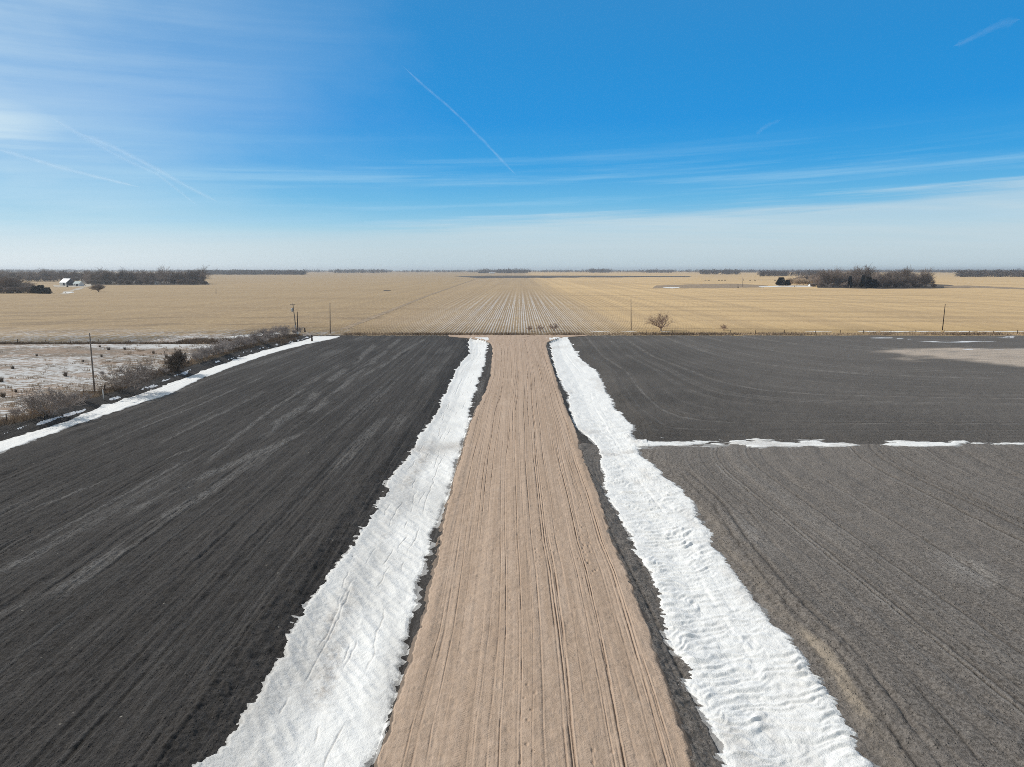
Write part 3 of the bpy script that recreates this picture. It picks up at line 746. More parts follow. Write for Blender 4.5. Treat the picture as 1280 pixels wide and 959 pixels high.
# ------------------------------------------------------------------ plants
def grow_tree(seed, H, spread, trunk_h, r0, levels=4, nmain=7, kids=(6, 6, 5), lift=.55, wig=.16, stems=1, thin=1.0):
    """branches of one bare tree: list of (points, radii, level)"""
    rg = np.random.RandomState(seed); out = []
    def limb(p, d, L, r, lev):
        n = 5 if lev < 2 else (4 if lev == 2 else 3)
        pts = [p]; d = d / np.linalg.norm(d)
        for k in range(n):
            d = d + rg.normal(0, wig, 3) + np.array((0, 0, .07 if lev else .02)); d /= np.linalg.norm(d)
            pts.append(pts[-1] + d * L / n)
        end = r * (.35 if lev else .55)
        out.append((pts, [max(r + (end - r) * i / n, .001) for i in range(n + 1)], lev))
        if lev + 1 >= levels: return
        nk = kids[min(lev, len(kids) - 1)]
        for k in range(nk):
            t = .30 + .70 * (k + rg.rand()) / nk
            i = min(int(t * n), n - 1); q = pts[i] + (pts[i + 1] - pts[i]) * (t * n - i)
            a = rg.uniform(0, 2 * math.pi); e = rg.normal(0, 1, 3); e -= e.dot(d) * d; e /= np.linalg.norm(e)
            dd = d * rg.uniform(.35, .8) + e * rg.uniform(.55, .95) + np.array((0, 0, .15))
            limb(q, dd, L * rg.uniform(.42, .66) * (1.15 - .4 * t), r * rg.uniform(.38, .55) * thin, lev + 1)
    if stems == 1:
        n = 6; pts = [np.zeros(3)]; d = np.array((0, 0, 1.))
        for k in range(n):
            d = d + rg.normal(0, .05, 3); d /= np.linalg.norm(d); pts.append(pts[-1] + d * (H * .72) / n)
        out.append((pts, [r0 * (1.25 if i == 0 else 1 - .78 * i / n) for i in range(n + 1)], 0))
        for k in range(nmain):
            t = trunk_h + (1 - trunk_h) * (k + rg.rand() * .8) / nmain
            i = min(int(t * n), n - 1); q = pts[i] + (pts[i + 1] - pts[i]) * (t * n - i)
            a = k * 2.4 + rg.uniform(-.5, .5)
            up = lift + .75 * t * t
            L = spread * (1.05 - .55 * t) * rg.uniform(.8, 1.15) + H * .12 * t
            limb(q, np.array((math.cos(a), math.sin(a), up)), L, r0 * .48 * (1 - .45 * t), 1)
    else:
        for k in range(stems):
            a = k * 2.4 + rg.uniform(-.4, .4); s = spread * .18 * math.sqrt(rg.rand())
            tilt = rg.uniform(.1, 1.) * spread / H
            limb(np.array((math.cos(a) * s, math.sin(a) * s, 0)), np.array((math.cos(a) * tilt, math.sin(a) * tilt, 1.)), H * rg.uniform(.62, .95), r0 * rg.uniform(.6, 1), 0)
    return out

def fan_tree(seed, H, W, tf, r0, nmain=12, levels=4, kids=(7, 7, 5), wig=.11):
    """a bare broad-leaved tree: short trunk, limbs fanning to a dome, twigs"""
    rg = np.random.RandomState(seed); out = []
    def limb(p, d, L, r, lev):
        n = 5 if lev < 2 else (4 if lev == 2 else 3)
        pts = [p]; d = d / np.linalg.norm(d)
        for k in range(n):
            d = d + rg.normal(0, wig, 3) + np.array((0, 0, .05)); d /= np.linalg.norm(d); pts.append(pts[-1] + d * L / n)
        out.append((pts, [max(r * (1 - .72 * i / n), .001) for i in range(n + 1)], lev))
        if lev + 1 >= levels: return
        nk = kids[min(lev - 1, len(kids) - 1)]
        for k in range(nk):
            t = .22 + .78 * (k + rg.rand()) / nk
            i = min(int(t * n), n - 1); q = pts[i] + (pts[i + 1] - pts[i]) * (t * n - i)
            e = rg.normal(0, 1, 3); e -= e.dot(d) * d; e /= np.linalg.norm(e)
            limb(q, d * rg.uniform(.7, 1.1) + e * rg.uniform(.45, .95), L * rg.uniform(.38, .60), r * rg.uniform(.36, .5), lev + 1)
    n = 4; pts = [np.array((0, 0, -.15))]; d = np.array((0, 0, 1.))
    for k in range(n):
        d = d + rg.normal(0, .06, 3); d /= np.linalg.norm(d); pts.append(pts[-1] + d * (H * tf + .15) / n)
    out.append((pts, [r0 * (1.3 if i == 0 else 1 - .1 * i) for i in range(n + 1)], 0))
    top = pts[-1]; phi0 = math.acos(.98)
    for k in range(nmain):
        ph = R(6) + R(70) * math.sqrt((k + .4) / nmain); a = k * 2.39996 + rg.uniform(-.3, .3)
        tgt = np.array((math.cos(a) * math.sin(ph) * W / 2, math.sin(a) * math.sin(ph) * W / 2, H * tf + math.cos(ph) ** .8 * H * (1 - tf) * rg.uniform(.85, 1.05)))
        st = pts[-1 - (k % 2)] if ph > R(35) else top
        v = tgt - st
        limb(st, v, np.linalg.norm(v) * .80, r0 * .52 * (1 - .35 * ph), 1)
    return fit(out, H, W)

def fit(limbs, H, W):
    """scale the skeleton so that the plant is H tall and W wide"""
    al = np.array([p for pts, _, _ in limbs for p in pts])
    sz = H / max(al[:, 2].max(), .1); sx = W / max(np.percentile(np.abs(al[:, 0]), 99) + np.percentile(np.abs(al[:, 1]), 99), .1)
    return [([np.array((p[0] * sx, p[1] * sx, p[2] * sz)) for p in pts], rd, lv) for pts, rd, lv in limbs]

def tree_things(name, limbs, bark, twig, split=1, rmin=.012):
    """an Empty with a trunk and a crown of boughs and twigs"""
    root = empty(name, (0, 0, 0))
    t, c = MB(), MB()
    for pts, rd, lv in limbs:
        rd = [max(q, rmin) for q in rd]
        (t if lv < split else c).tube(pts, rd, 6 if lv == 0 else (4 if lv == 1 else 3), cap=False)
    if t.v: t.build('trunk', bark, root, True)
    if c.v: c.build('crown', twig, root)
    return root

def cedar(name, seed, H, W, mat, nleaf=2600, cone=.75):
    rg = np.random.RandomState(seed); root = empty(name, (0, 0, 0))
    t = MB(); t.tube([(0, 0, 0), (0, 0, H * .35), (0, 0, H * .85)], [.16 * H / 5, .10 * H / 5, .03], 6); t.build('trunk', M['bark'], root)
    m = MB(); lob = [(rg.uniform(0, 6.28), rg.uniform(.1, .85), rg.uniform(.55, 1.0)) for _ in range(16)]
    for k in range(nleaf):
        a, zt, rr_ = lob[rg.randint(16)]
        z = np.clip(zt + rg.normal(0, .10), .02, 1); a += rg.normal(0, .55)
        rad = W / 2 * (1 - cone * z) * rr_ * math.sqrt(rg.rand()) * (.45 + .55 * min(1, z * 6))
        p = np.array((math.cos(a) * rad, math.sin(a) * rad, z * H))
        s = rg.uniform(.06, .15) * H / 4 * 1.5
        d = np.array((math.cos(a), math.sin(a), rg.uniform(.2, 1.2))); d /= np.linalg.norm(d); e = rg.normal(0, 1, 3); e -= e.dot(d) * d; e /= np.linalg.norm(e)
        m.face([p - e * s * .35, p + e * s * .35, p + d * s * 1.6])
    m.build('crown', mat, root)
    return root

def put(o, loc, rz=0, s=1., label=None, cat='tree', group=None, sz=None):
    o.location = loc; o.rotation_euler = (0, 0, rz); o.scale = (s, s, sz if sz else s)
    return tag(o, label, cat, group)

rnd = random.Random(11)

# lone bare tree in the verge
H = HG(413.5, 387); x, y = P(826, 413.5)
o = tree_things('bare_tree', fan_tree(3, H, 12.0, .17, .30, 13, 5, (6, 5, 3)), M['bark'], M['twig_red'], 1, .011)
put(o, (x, y, 0), 0, 1, 'lone spreading bare tree with a short trunk at the edge of the black field', 'tree')

# shrubs beside the pasture fence
def shrub(name, seed, H, W, mat, stems=11, rmin=.014, kids=(7, 6, 4), r0=.06):
    return tree_things(name, fit(grow_tree(seed, H, W * .5, 0, r0, 4, 0, kids, .4, .17, stems), H, W), M['bark'], mat, 0, rmin)
ZB = .42
big = [((62, 519), 481, 8.5, 'twig_grey', 13, 'wide grey leafless shrub at the pasture fence, nearest to the camera'),
       ((168, 487), 454, 8.6, 'twig_grey', 16, 'broad grey leafless shrub beside the tall pole at the pasture fence'),
       ((223, 464), 438, 4.6, 'cedar_rust', 17, 'dark brown dense round shrub standing on the ditch bank')]
for k, ((px, py), top, w, mt, st, lab) in enumerate(big):
    x, y = P(px, py, ZB)
    o = shrub('shrub', 20 + k, HG(py, top, ZB) * 1.12, w, M[mt], st, .016 if k < 2 else .022, (8, 6, 4))
    put(o, (x, y, ZB - .1), 0, 1, lab, 'shrub')
protos = [shrub('shrub', 30 + k, 3.2, 4.4, M['twig_row'], 9, .016, (6, 5, 3)) for k in range(3)]
used = set()
row = []
for k in range(20):
    t = k / 19.
    px = 246 + (372 - 246) * t + rnd.uniform(-3, 3); py = 453 + (417 - 453) * t ** .92 + rnd.uniform(-2.0, 1.2)
    row.append((px, py, rnd.uniform(.75, 1.15) * (.72 if k % 3 == 0 else 1)))
for px, py, s in ((20, 522, .5), (92, 503, .55), (108, 502, .45), (128, 470, .35), (205, 468, .5), (300, 431, 1.0), (330, 423, 1.05), (318, 428, 1.1), (345, 420, 1.1), (355, 418, 1.0), (282, 437, .9)):
    row.append((px, py, s))
for k, (px, py, s) in enumerate(row):
    j = k % 3; x, y = P(px, py, ZB if py > 425 else .2)
    o = protos[j] if j not in used else copy_tree(protos[j]); used.add(j)
    put(o, (x, y, (ZB if py > 425 else .15) - .08), rnd.uniform(0, 6), s, 'low grey leafless shrub in the thicket along the pasture bank', 'shrub', 'shrubs in the thicket along the pasture bank')
# twiggy bushes in the far verge, at the head of the road
vp = shrub('shrub', 40, 2.3, 3.0, M['twig_red'], 7, .012, (6, 5, 3), .05)
for k, (px, py, s, lab) in enumerate([(662, 414, .85, None), (675, 414, 1.0, None), (692, 413.5, 1.15, None), (905, 413.2, .95, 'small reddish leafless bush alone in the verge beyond the black field')]):
    x, y = P(px, py); o = vp if k == 0 else copy_tree(vp)
    put(o, (x, y, 0), k * 1.3, s, lab or 'small reddish leafless bush where the sand road meets the verge', 'bush', None if lab else 'bushes at the head of the sand road')
# dark tufts in the pasture
tf = MB(); rg = np.random.RandomState(3)
for k in range(140):
    a = rg.uniform(0, 6.28); d = np.array((math.cos(a) * rg.uniform(.1, .6), math.sin(a) * rg.uniform(.1, .6), 1.)); p = np.array((math.cos(a), math.sin(a), 0)) * rg.uniform(0, .22)
    e = np.array((-math.sin(a), math.cos(a), 0)) * .025; L = rg.uniform(.35, .85)
    tf.face([p - e, p + e, p + d * L])
tm = tf.mesh('weed_clump', M['cedar_rust'])
for px, py in ((125, 434), (127, 446), (104, 452), (156, 437), (192, 442), (208, 447), (16, 461), (2, 477), (20, 490), (4, 496), (46, 445), (136, 438), (82, 470)):
    x, y = P(px, py, ZB); o = link(bpy.data.objects.new('weed_clump', tm))
    s = rnd.uniform(.7, 1.35)
    o.location = (x, y, ZB - .06); o.scale = (s, s, s); o.rotation_euler = (0, 0, rnd.uniform(0, 6))
    tag(o, 'small dark dead weed clump in the snowy pasture', 'weed', 'dark weed clumps in the snowy pasture')

# dry grass: banks and verge, nobody could count it
def blades(name, spots, mat, n_per, hmin, hmax, w, seed):
    rg = np.random.RandomState(seed); V = []; 
    c = np.repeat(np.array(spots, float), n_per, 0); n = len(c)
    p = c[:, :3] + np.stack([rg.normal(0, 1, n) * c[:, 3], rg.normal(0, 1, n) * c[:, 3], np.zeros(n)], 1)
    a = rg.uniform(0, 6.283, n); L = rg.uniform(hmin, hmax, n); lean = rg.uniform(0, .6, n); b = rg.uniform(0, 6.283, n)
    e = np.stack([np.cos(a), np.sin(a), 0 * a], 1) * w * rg.uniform(.6, 1.4, n)[:, None]
    tip = p + np.stack([np.cos(b) * lean * L, np.sin(b) * lean * L, L], 1)
    co = np.stack([p - e, p + e, tip], 1).reshape(-1, 3).astype(np.float32)
    me = bpy.data.meshes.new(name); me.vertices.add(3 * n); me.vertices.foreach_set('co', co.ravel())
    me.loops.add(3 * n); me.loops.foreach_set('vertex_index', np.arange(3 * n, dtype=np.int32))
    me.polygons.add(n); me.polygons.foreach_set('loop_start', np.arange(0, 3 * n, 3, dtype=np.int32)); me.update(calc_edges=True)
    me.materials.append(mat); o = link(bpy.data.objects.new(name, me)); return tag(o, kind='stuff')
sp1 = []; sp2 = []
for k in range(1900):
    y = rnd.uniform(62, 206); x = FL_L(y) - 3.2 - abs(rnd.gauss(0, 1.5))
    (sp1 if vn(np.array([y * .12]), np.array([3.]), 5)[0] + rnd.uniform(-.5, .5) > -.25 else sp2).append((x, y, ZB - .12, .35))
for k in range(700):
    y = rnd.uniform(78, 200); x = FL_L(y) - 5 - rnd.expovariate(.1); sp1.append((x, y, ZB - .1, .4))
for k in range(700):   # pasture far fence
    x = rnd.uniform(-205, -78); sp2.append((x, 183.5 + rnd.gauss(0, .9), .05, .5))
    if k % 3 == 0: sp1.append((x, 184.5 + rnd.gauss(0, 1.5), .05, .5))
for k in range(500):
    sp2.append((rnd.uniform(-92, -62), rnd.uniform(183, 196), .1, .6))
sv1 = []; sv2 = []
for k in range(2600):
    x = rnd.uniform(-52, 230); y = 212.0 + rnd.gauss(0, 1.1)
    q = vn(np.array([x * .12]), np.array([7.]), 6)[0]
    if q < -.15 and k % 3: continue
    (sv2 if q + rnd.uniform(-.6, .6) > .25 else sv1).append((x, y, 0., .5))
    if k % 2: sv1.append((x + rnd.uniform(-3, 3), 214.5 + rnd.gauss(0, 1.2), 0., .6))
blades('dry_grass', sp1, M['grass'], 22, .25, .75, .035, 1)
blades('dead_weeds', sp2, M['weed'], 22, .3, 1.0, .035, 2)
blades('dry_grass', sv1, M['grass'], 9, .2, .75, .06, 3)
blades('dead_weeds', sv2, M['weed'], 7, .2, 1.0, .06, 4)

# ------------------------------------------------------------------ woods: every tree its own
tp = []
for k, (H, W, tr) in enumerate([(21, 14, .26), (19, 15, .20), (23, 13, .30), (17, 13, .18), (20, 16, .22)]):
    tp.append(tree_things('bare_tree', fan_tree(60 + k, H, W, tr, .36, 15, 4, (8, 8)), M['bark'], M['twig'], 1, .05))
tan_p = tree_things('bare_tree', fan_tree(71, 13, 12, .12, .25, 16, 4, (9, 9)), M['twig_tan'], M['twig_tan'], 1, .065)
under = shrub('shrub', 80, 6.0, 8.0, M['twig'], 12, .05, (7, 7, 3), .09)
first = set()
def inst(p, loc, rz, s, label, cat, group, sz=None):
    o = p if p.name not in first else copy_tree(p); first.add(p.name)
    return put(o, loc, rz, s, label, cat, group, sz)

GRW, LRW = 'bare trees of the wood beyond the golden stubble', 'bare trees of the long wood beside the barn'
# wood on the golden stubble
for k in range(88):
    t = (k + rnd.random()) / 88; dp = rnd.random() ** 1.2
    x0, x1 = P(1030, 360)[0], P(1178, 360)[0]; yb = P(640, 359.6)[1]
    x = x0 + (x1 - x0) * t; y = yb + dp * 95 + 6 * math.sin(t * 9)
    s = rnd.uniform(.78, 1.0) * (1.08 if 0 < t < .75 and rnd.random() < .2 else 1)
    if t > .93: s *= .82
    inst(tp[k % 5], (x * (1 + .10 * dp), y, 0), rnd.uniform(0, 6), s, 'bare grey tree crowded in the wood beyond the golden stubble field', 'tree', GRW)
for px, top, j, lab in ((1077, 329.5, 2, 'tallest bare tree rising from the middle of the wood on the golden stubble'), (1091, 328.5, 0, 'tall slim bare tree beside the tallest one in the wood on the golden stubble'),
                        (1045, 332, 4, 'tall pale bare tree at the shed end of the wood on the golden stubble'), (1139, 331, 2, 'tall narrow bare tree rising above the far half of the wood on the golden stubble'), (1166, 332.5, 1, 'round-crowned bare tree at the open end of the wood on the golden stubble')):
    x, y = P(px, 359.5); H = HG(359.5, top)
    inst(tp[j], (x, y + 14, 0), px, H / (21, 19, 23, 17, 20)[j] * 1.02, lab, 'tree', None)
for k in range(46):
    t = rnd.random(); x0, x1 = P(1035, 360)[0], P(1180, 360)[0]
    dy_ = rnd.uniform(-2, 60)
    inst(under, ((x0 + (x1 - x0) * t) * (1 - .0002 * dy_), P(640, 359.8)[1] + dy_, 0), rnd.uniform(0, 6), rnd.uniform(.7, 1.25), 'leafless undergrowth shrub at the foot of the wood on the golden stubble', 'shrub', 'undergrowth at the foot of the wood on the golden stubble')
# tan and grey trees round the sheds
for k in range(22):
    px = 985 + 52 * (k + rnd.random()) / 22; x, y = P(px, 357.2 - rnd.random() * 2.2)
    inst(tan_p, (x, y, 0), rnd.uniform(0, 6), rnd.uniform(.65, 1.0) * (.85 + .35 * (px > 1015)), 'pale tan leafless tree round the sheds by the wood', 'tree', 'pale tan trees round the sheds')
for k in range(16):
    px = 992 + 60 * (k + rnd.random()) / 16; x, y = P(px, 355.4 - rnd.random() * 2.)
    inst(tp[3], (x, y, 0), rnd.uniform(0, 6), rnd.uniform(.75, 1.), 'bare grey tree standing behind the sheds by the wood', 'tree', 'bare trees behind the sheds')
ced = [cedar('evergreen_tree', 5, 9, 8, M['cedar'], 6500, .45), cedar('evergreen_tree', 6, 11, 6.5, M['cedar'], 5500, .75)]
for px, py, top, j, lab in ((976, 357, 347, 0, 'dark round evergreen standing clear of the wood beside the snow patch'), (984, 357, 350, 0, 'smaller dark evergreen tucked beside the round one near the snow patch'),
                            (1018, 356.8, 350.5, 0, 'dark low evergreen above the small white shed'), (1026, 358, 351, 0, 'dark evergreen between the two sheds'), (1062, 360, 345.5, 1, 'dark evergreen at the foot of the wood nearest the sheds'),
                            (1078, 360.3, 344.5, 1, 'dark pointed evergreen at the foot of the wood'), (1086, 360.3, 347, 0, 'dark squat evergreen beside the pointed one in the wood'), (1093, 360.3, 349.5, 0, 'lowest dark evergreen in the line at the foot of the wood')):
    x, y = P(px, py); H = HG(py, top)
    inst(ced[j], (x, y, 0), px, H / (9, 11)[j] * ((1.75 if px < 1000 else 1.15), 1.0)[j], lab, 'tree', None, H / (9, 11)[j])

# long wood beside the barn
for k in range(94):
    t = (k + rnd.random()) / 94; dp = rnd.random()
    x0, x1 = P(104, 356)[0], P(252, 356)[0]; yb = P(640, 355.8)[1]
    x = (x0 + (x1 - x0) * t) * (1 + .125 * dp) ; y = yb + dp * 110
    inst(tp[k % 5], (x, y, 0), rnd.uniform(0, 6), rnd.uniform(.80, .98), 'bare dark tree crowded in the long wood beside the barn', 'tree', LRW)
for px, top, j, lab in ((243, 331.5, 4, 'tall broad rounded bare tree at the open end of the long wood'), (194, 332, 1, 'bare tree topping the middle of the long wood'), (120, 334, 4, 'wide bare tree topping the barn end of the long wood'), (142, 334, 3, 'small bare crown showing above the long wood')):
    x, y = P(px, 355.5); H = HG(355.5, top)
    inst(tp[j], (x, y + 25, 0), px, H / (21, 19, 23, 17, 20)[j] * 1.08, lab, 'tree', None)
for k in range(46):
    t = rnd.random(); x0, x1 = P(112, 356)[0], P(257, 356)[0]
    dy_ = rnd.uniform(-2, 50)
    inst(under, ((x0 + (x1 - x0) * t) * (1 + .0013 * dy_), P(640, 356)[1] + dy_, 0), rnd.uniform(0, 6), rnd.uniform(.8, 1.3), 'leafless undergrowth shrub along the foot of the long wood', 'shrub', 'undergrowth along the foot of the long wood')
# wood behind the barn and the thicket at the picture's edge
for k in range(54):
    px = -30 + 138 * (k + rnd.random()) / 54; x, y = P(px, 351.8); dy_ = (k % 3) * 45 + rnd.uniform(0, 30)
    w_ = rnd.uniform(1.15, 1.45)
    inst(tp[(k * 2 + 1) % 5], (x * (1 + dy_ / y), y + dy_, 0), rnd.uniform(0, 6), w_, 'bare dark tree in the wood behind the barn', 'tree', 'bare trees of the wood behind the barn', rnd.uniform(.80, .98))
for k in range(26):
    px = -20 + 126 * (k + rnd.random()) / 26; x, y = P(px, 352.)
    inst(under, (x, y - rnd.uniform(-30, 4), 0), rnd.uniform(0, 6), rnd.uniform(1.2, 1.7), 'leafless undergrowth shrub of the wood behind the barn', 'shrub', 'undergrowth of the wood behind the barn')
x, y = P(55, 351.5); inst(tp[1], (x, y, 0), 1.0, HG(351.5, 333.5) / 19, 'tallest rounded bare tree of the wood behind the barn', 'tree', None)
for k in range(24):
    px = -24 + 64 * (k + rnd.random()) / 24; x, y = P(px, 366 - (k % 3) * .9)
    inst(tp[k % 5], (x, y, 0), rnd.uniform(0, 6), rnd.uniform(.75, 1.0), 'bare tree in the thicket in front of the barn', 'tree', 'bare trees of the thicket in front of the barn', (rnd.uniform(.60, .85) if px < 26 else rnd.uniform(.42, .58)))
for k in range(14):
    px = -10 + 56 * (k + rnd.random()) / 14; x, y = P(px, 366.8)
    inst(under, (x, y + rnd.uniform(-1, 6), 0), rnd.uniform(0, 6), rnd.uniform(.8, 1.1), 'leafless undergrowth shrub at the foot of the thicket', 'shrub', 'undergrowth at the foot of the thicket')
for px, py, w_, top, lab in ((52, 367, 1.0, 356.5, 'large dark evergreen at the open end of the thicket'), (60, 367.2, .95, 359.5, 'lower dark evergreen at the very end of the thicket'), (44, 366.8, .9, 358, 'dark evergreen third from the open end of the thicket'),
                             (24, 366.5, .8, 360, 'small dark evergreen among the bare trees of the thicket'), (12, 366.5, .8, 359.5, 'small dark evergreen deep in the thicket')):
    x, y = P(px, py); H = HG(py, top)
    inst(ced[0], (x, y, 0), px, H / 9 * 1.7, lab, 'tree', None, H / 9)
# lone trees on the stubble
x, y = P(123, 365); H = HG(365, 353.5)
o = tree_things('bare_tree', fan_tree(92, H, 13, .16, .4, 16, 5, (8, 6, 4)), M['bark'], M['twig'], 1, .05)
put(o, (x, y, 0), 0, 1, 'lone round dense bare tree on the stubble before the long wood', 'tree')
# far woods along the horizon: one mass
def far_woods(name, spans, seed):
    rg = np.random.RandomState(seed); V = []
    for (px0, px1, py, n_, h0, h1) in spans:
        for k in range(n_):
            px = rg.uniform(px0, px1); x, y = P(px, py); y *= rg.uniform(.97, 1.08); x = (px - CX) / F * y * 1.0
            Hh = rg.uniform(h0, h1) * (1.25 if rg.rand() < .08 else 1); Wd = Hh * rg.uniform(.8, 1.5)
            m = 46
            m = 46 if y > 3000 else 120
            u = rg.normal(0, 1, (m, 3)); u /= np.linalg.norm(u, axis=1)[:, None]; u *= (rg.rand(m) ** .45)[:, None]
            c = np.stack([x + u[:, 0] * Wd * .55, y + u[:, 1] * Wd * .55, Hh * .47 + u[:, 2] * Hh * .50], 1)
            e = rg.normal(0, 1, (m, 3)) * Hh * .075; f = rg.normal(0, 1, (m, 3)) * Hh * .075
            V.append(np.stack([c, c + e, c + f], 1).reshape(-1, 3))
            V.append(np.array([[x - .4, y, 0], [x + .4, y, 0], [x, y, Hh * .8]]))
    co = np.concatenate(V).astype(np.float32); n = len(co) // 3
    me = bpy.data.meshes.new(name); me.vertices.add(3 * n); me.vertices.foreach_set('co', co.ravel())
    me.loops.add(3 * n); me.loops.foreach_set('vertex_index', np.arange(3 * n, dtype=np.int32))
    me.polygons.add(n); me.polygons.foreach_set('loop_start', np.arange(0, 3 * n, 3, dtype=np.int32)); me.update(calc_edges=True)
    me.materials.append(M['far_twig'])
    return tag(link(bpy.data.objects.new(name, me)), kind='stuff')
far_woods('distant_woods', [(-160, 1440, 340.6, 3600, 15, 23), (240, 385, 343.4, 420, 15, 20), (420, 485, 341.6, 110, 20, 26), (600, 660, 341.7, 170, 18, 27), (735, 762, 341.0, 80, 22, 30), (800, 838, 341.2, 80, 18, 24),
                            (-160, 120, 341, 500, 18, 25), (900, 1440, 341.0, 900, 17, 23)], 9)
far_woods('distant_grove', [(873, 920, 343.2, 60, 17, 24)], 12)
far_woods('distant_woods', [(945, 1035, 345.5, 110, 13, 19)], 13)
far_woods('distant_woods', [(1192, 1330, 346.3, 170, 15, 21)], 14)

# ------------------------------------------------------------------ poles, fence, posts
def pole(px, py, px_top, py_top, label, r=.15, extras='', mat='wood', group=None, zb=0.):
    x, y = P(px, py, zb); H = HG(py, py_top, zb)
    xt = (px_top - CX) / F * (y * CT + (CAMH - zb - H) * ST)
    root = empty('utility_pole', (x, y, zb)); dx = xt - x
    m = MB(); m.tube([(0, 0, -.2), (dx * .5, 0, H * .5), (dx, 0, H)], [r, r * .85, r * .66], 10); m.build('post', M[mat], root, True)
    ins = MB(); ins.tube([(dx, 0, H - .02), (dx, 0, H + .10), (dx, 0, H + .22)], [.03, .07, .04], 8); ins.build('insulator', M['roof_grey'], root, True)
    if 'arm' in extras:
        a = MB(); a.box((dx, -.12, H - .35), (1.6, .1, .12)); arm = a.build('crossarm', M[mat], root)
        for sx in (-.7, .7):
            i2 = MB(); i2.tube([(dx + sx, -.12, H - .29), (dx + sx, -.12, H - .12)], [.05, .05], 8); i2.build('insulator', M['roof_grey'], arm)
    if 'can' in extras:
        c = MB(); c.tube([(dx * .85 - .38, -.1, H - 2.6), (dx * .85 - .38, -.1, H - 2.55), (dx * .85 - .38, -.1, H - 1.55), (dx * .85 - .38, -.1, H - 1.45)], [.24, .28, .28, .18], 12); t = c.build('transformer', M['metal'], root, True)
        b = MB(); b.tube([(dx * .85 - .38, -.1, H - 1.45), (dx * .85 - .38, -.1, H - 1.2)], [.05, .04], 8); b.build('bushing', M['darkwood'], t)
    if 'box' in extras:
        b = MB(); b.box((dx * .2, -.25, 1.9), (.45, .25, .75)); b.build('meter_box', M['metal'], root)
    return tag(root, label, 'pole', group)
pole(118.5, 492, 112, 418, 'tall grey wooden pole standing at the pasture fence beside the broad shrub', .135, '', 'wood', None, ZB)
pole(370.5, 415.5, 366, 379.5, 'wooden pole carrying a crossarm and a grey transformer at the corner of the thicket', .17, 'arm can box')
pole(372.5, 424.5, 371.5, 390, 'shorter plain wooden pole close to the transformer pole', .15, 'box', 'darkwood')
pole(412.8, 417, 412.4, 379, 'plain wooden pole where the snow in the pasture ditch ends', .16, '')
pole(789, 412.5, 788.7, 374.5, 'plain wooden pole in the verge near the lone spreading tree', .15, '')
pole(1178, 413, 1181.5, 380.5, 'leaning wooden pole in the snowy verge', .16, '', 'darkwood')
pole(928.5, 358.5, 928.5, 346.5, 'far wooden pole standing near the cattle', .3, '')
pole(270, 367, 270, 360.5, 'far short pole out on the stubble beyond the pasture', .25, '')
pole(432.5, 350, 432.5, 345, 'far thin pole out on the pale stubble before the horizon', .4, '')
pole(1053, 345.5, 1053, 341, 'far pole showing at the edge of the distant belt of trees', .4, '')

fence = empty('wire_fence', (FL_L(100.) - 4.3, 100., ZB))
tag(fence, 'wire fence on thin posts along the bank of the snowy pasture', 'fence')
fpts = []
for y in np.arange(64, 204, 5.6):
    fpts.append((float(FL_L(y)) - 4.3 + rnd.uniform(-.15, .15), y + rnd.uniform(-.4, .4), 1.2 + rnd.uniform(0, .35)))
ox, oy, oz = fence.location
for x, y, h_ in fpts:
    m = MB(); ln = rnd.uniform(-.08, .08)
    m.tube([(x - ox, y - oy, -.3), (x - ox + ln, y - oy, h_)], [.075, .06], 7); m.build('post', M['darkwood'], fence, True)
for hz in (.45, .8, 1.12):
    m = MB()
    for a, b in zip(fpts[:-1], fpts[1:]):
        m.tube([(a[0] - ox, a[1] - oy, hz), ((a[0] + b[0]) / 2 - ox, (a[1] + b[1]) / 2 - oy, hz - .04), (b[0] - ox, b[1] - oy, hz)], .008, 3, False)
    m.build('wire', M['wire'], fence)
def line_fence(name, x0, x1, y, step, label, hh=1.25):
    root = empty(name, (x0, y, 0)); tag(root, label, 'fence'); pts = []
    x = x0
    while x <= x1:
        pts.append((x - x0, rnd.uniform(-.2, .2), hh + rnd.uniform(-.1, .25))); x += step * rnd.uniform(.85, 1.15)
    for a in pts:
        m = MB(); m.tube([(a[0], a[1], -.2), (a[0] + rnd.uniform(-.08, .08), a[1], a[2])], [.09, .075], 7); m.build('post', M['darkwood'], root, True)
    for hz in (.5, .85, 1.15):
        m = MB()
        for a, b in zip(pts[:-1], pts[1:]): m.tube([(a[0], a[1], hz), (b[0], b[1], hz)], .008, 3, False)
        m.build('wire', M['wire'], root)
line_fence('wire_fence', -200, -72, 184.5, 7.5, 'wire fence between the snowy pasture and the stubble field')
line_fence('wire_fence', 33, 205, 213.6, 8.5, 'wire fence on dark posts in the weedy verge beyond the black field', 1.15)
for px, py, h_, lab in ((381.2, 415.2, 1.25, 'stout dark wooden post standing upright in the rough corner'), (390, 425.4, 1.35, 'stout dark wooden post nearest the end of the ditch snow')):
    x, y = P(px, py); m = MB(); m.tube([(0, 0, -.3), (0, 0, h_ * .5), (-.05, 0, h_), (-.05, 0, h_ + .06)], [.24, .22, .21, .10], 10)
    o = m.build('wooden_post', M['darkwood'], None, True); o.location = (x, y, .05); tag(o, lab, 'post')
x, y = P(129.3, 497.5, .4); m = MB(); m.tube([(0, 0, -.2), (0, 0, 1.3), (0, 0, 1.42)], [.08, .08, .04], 8)
o = m.build('marker_post', M['white'], None, True); o.location = (x, y, .35); tag(o, 'short pale marker post beside the tall pole on the ditch bank', 'post')

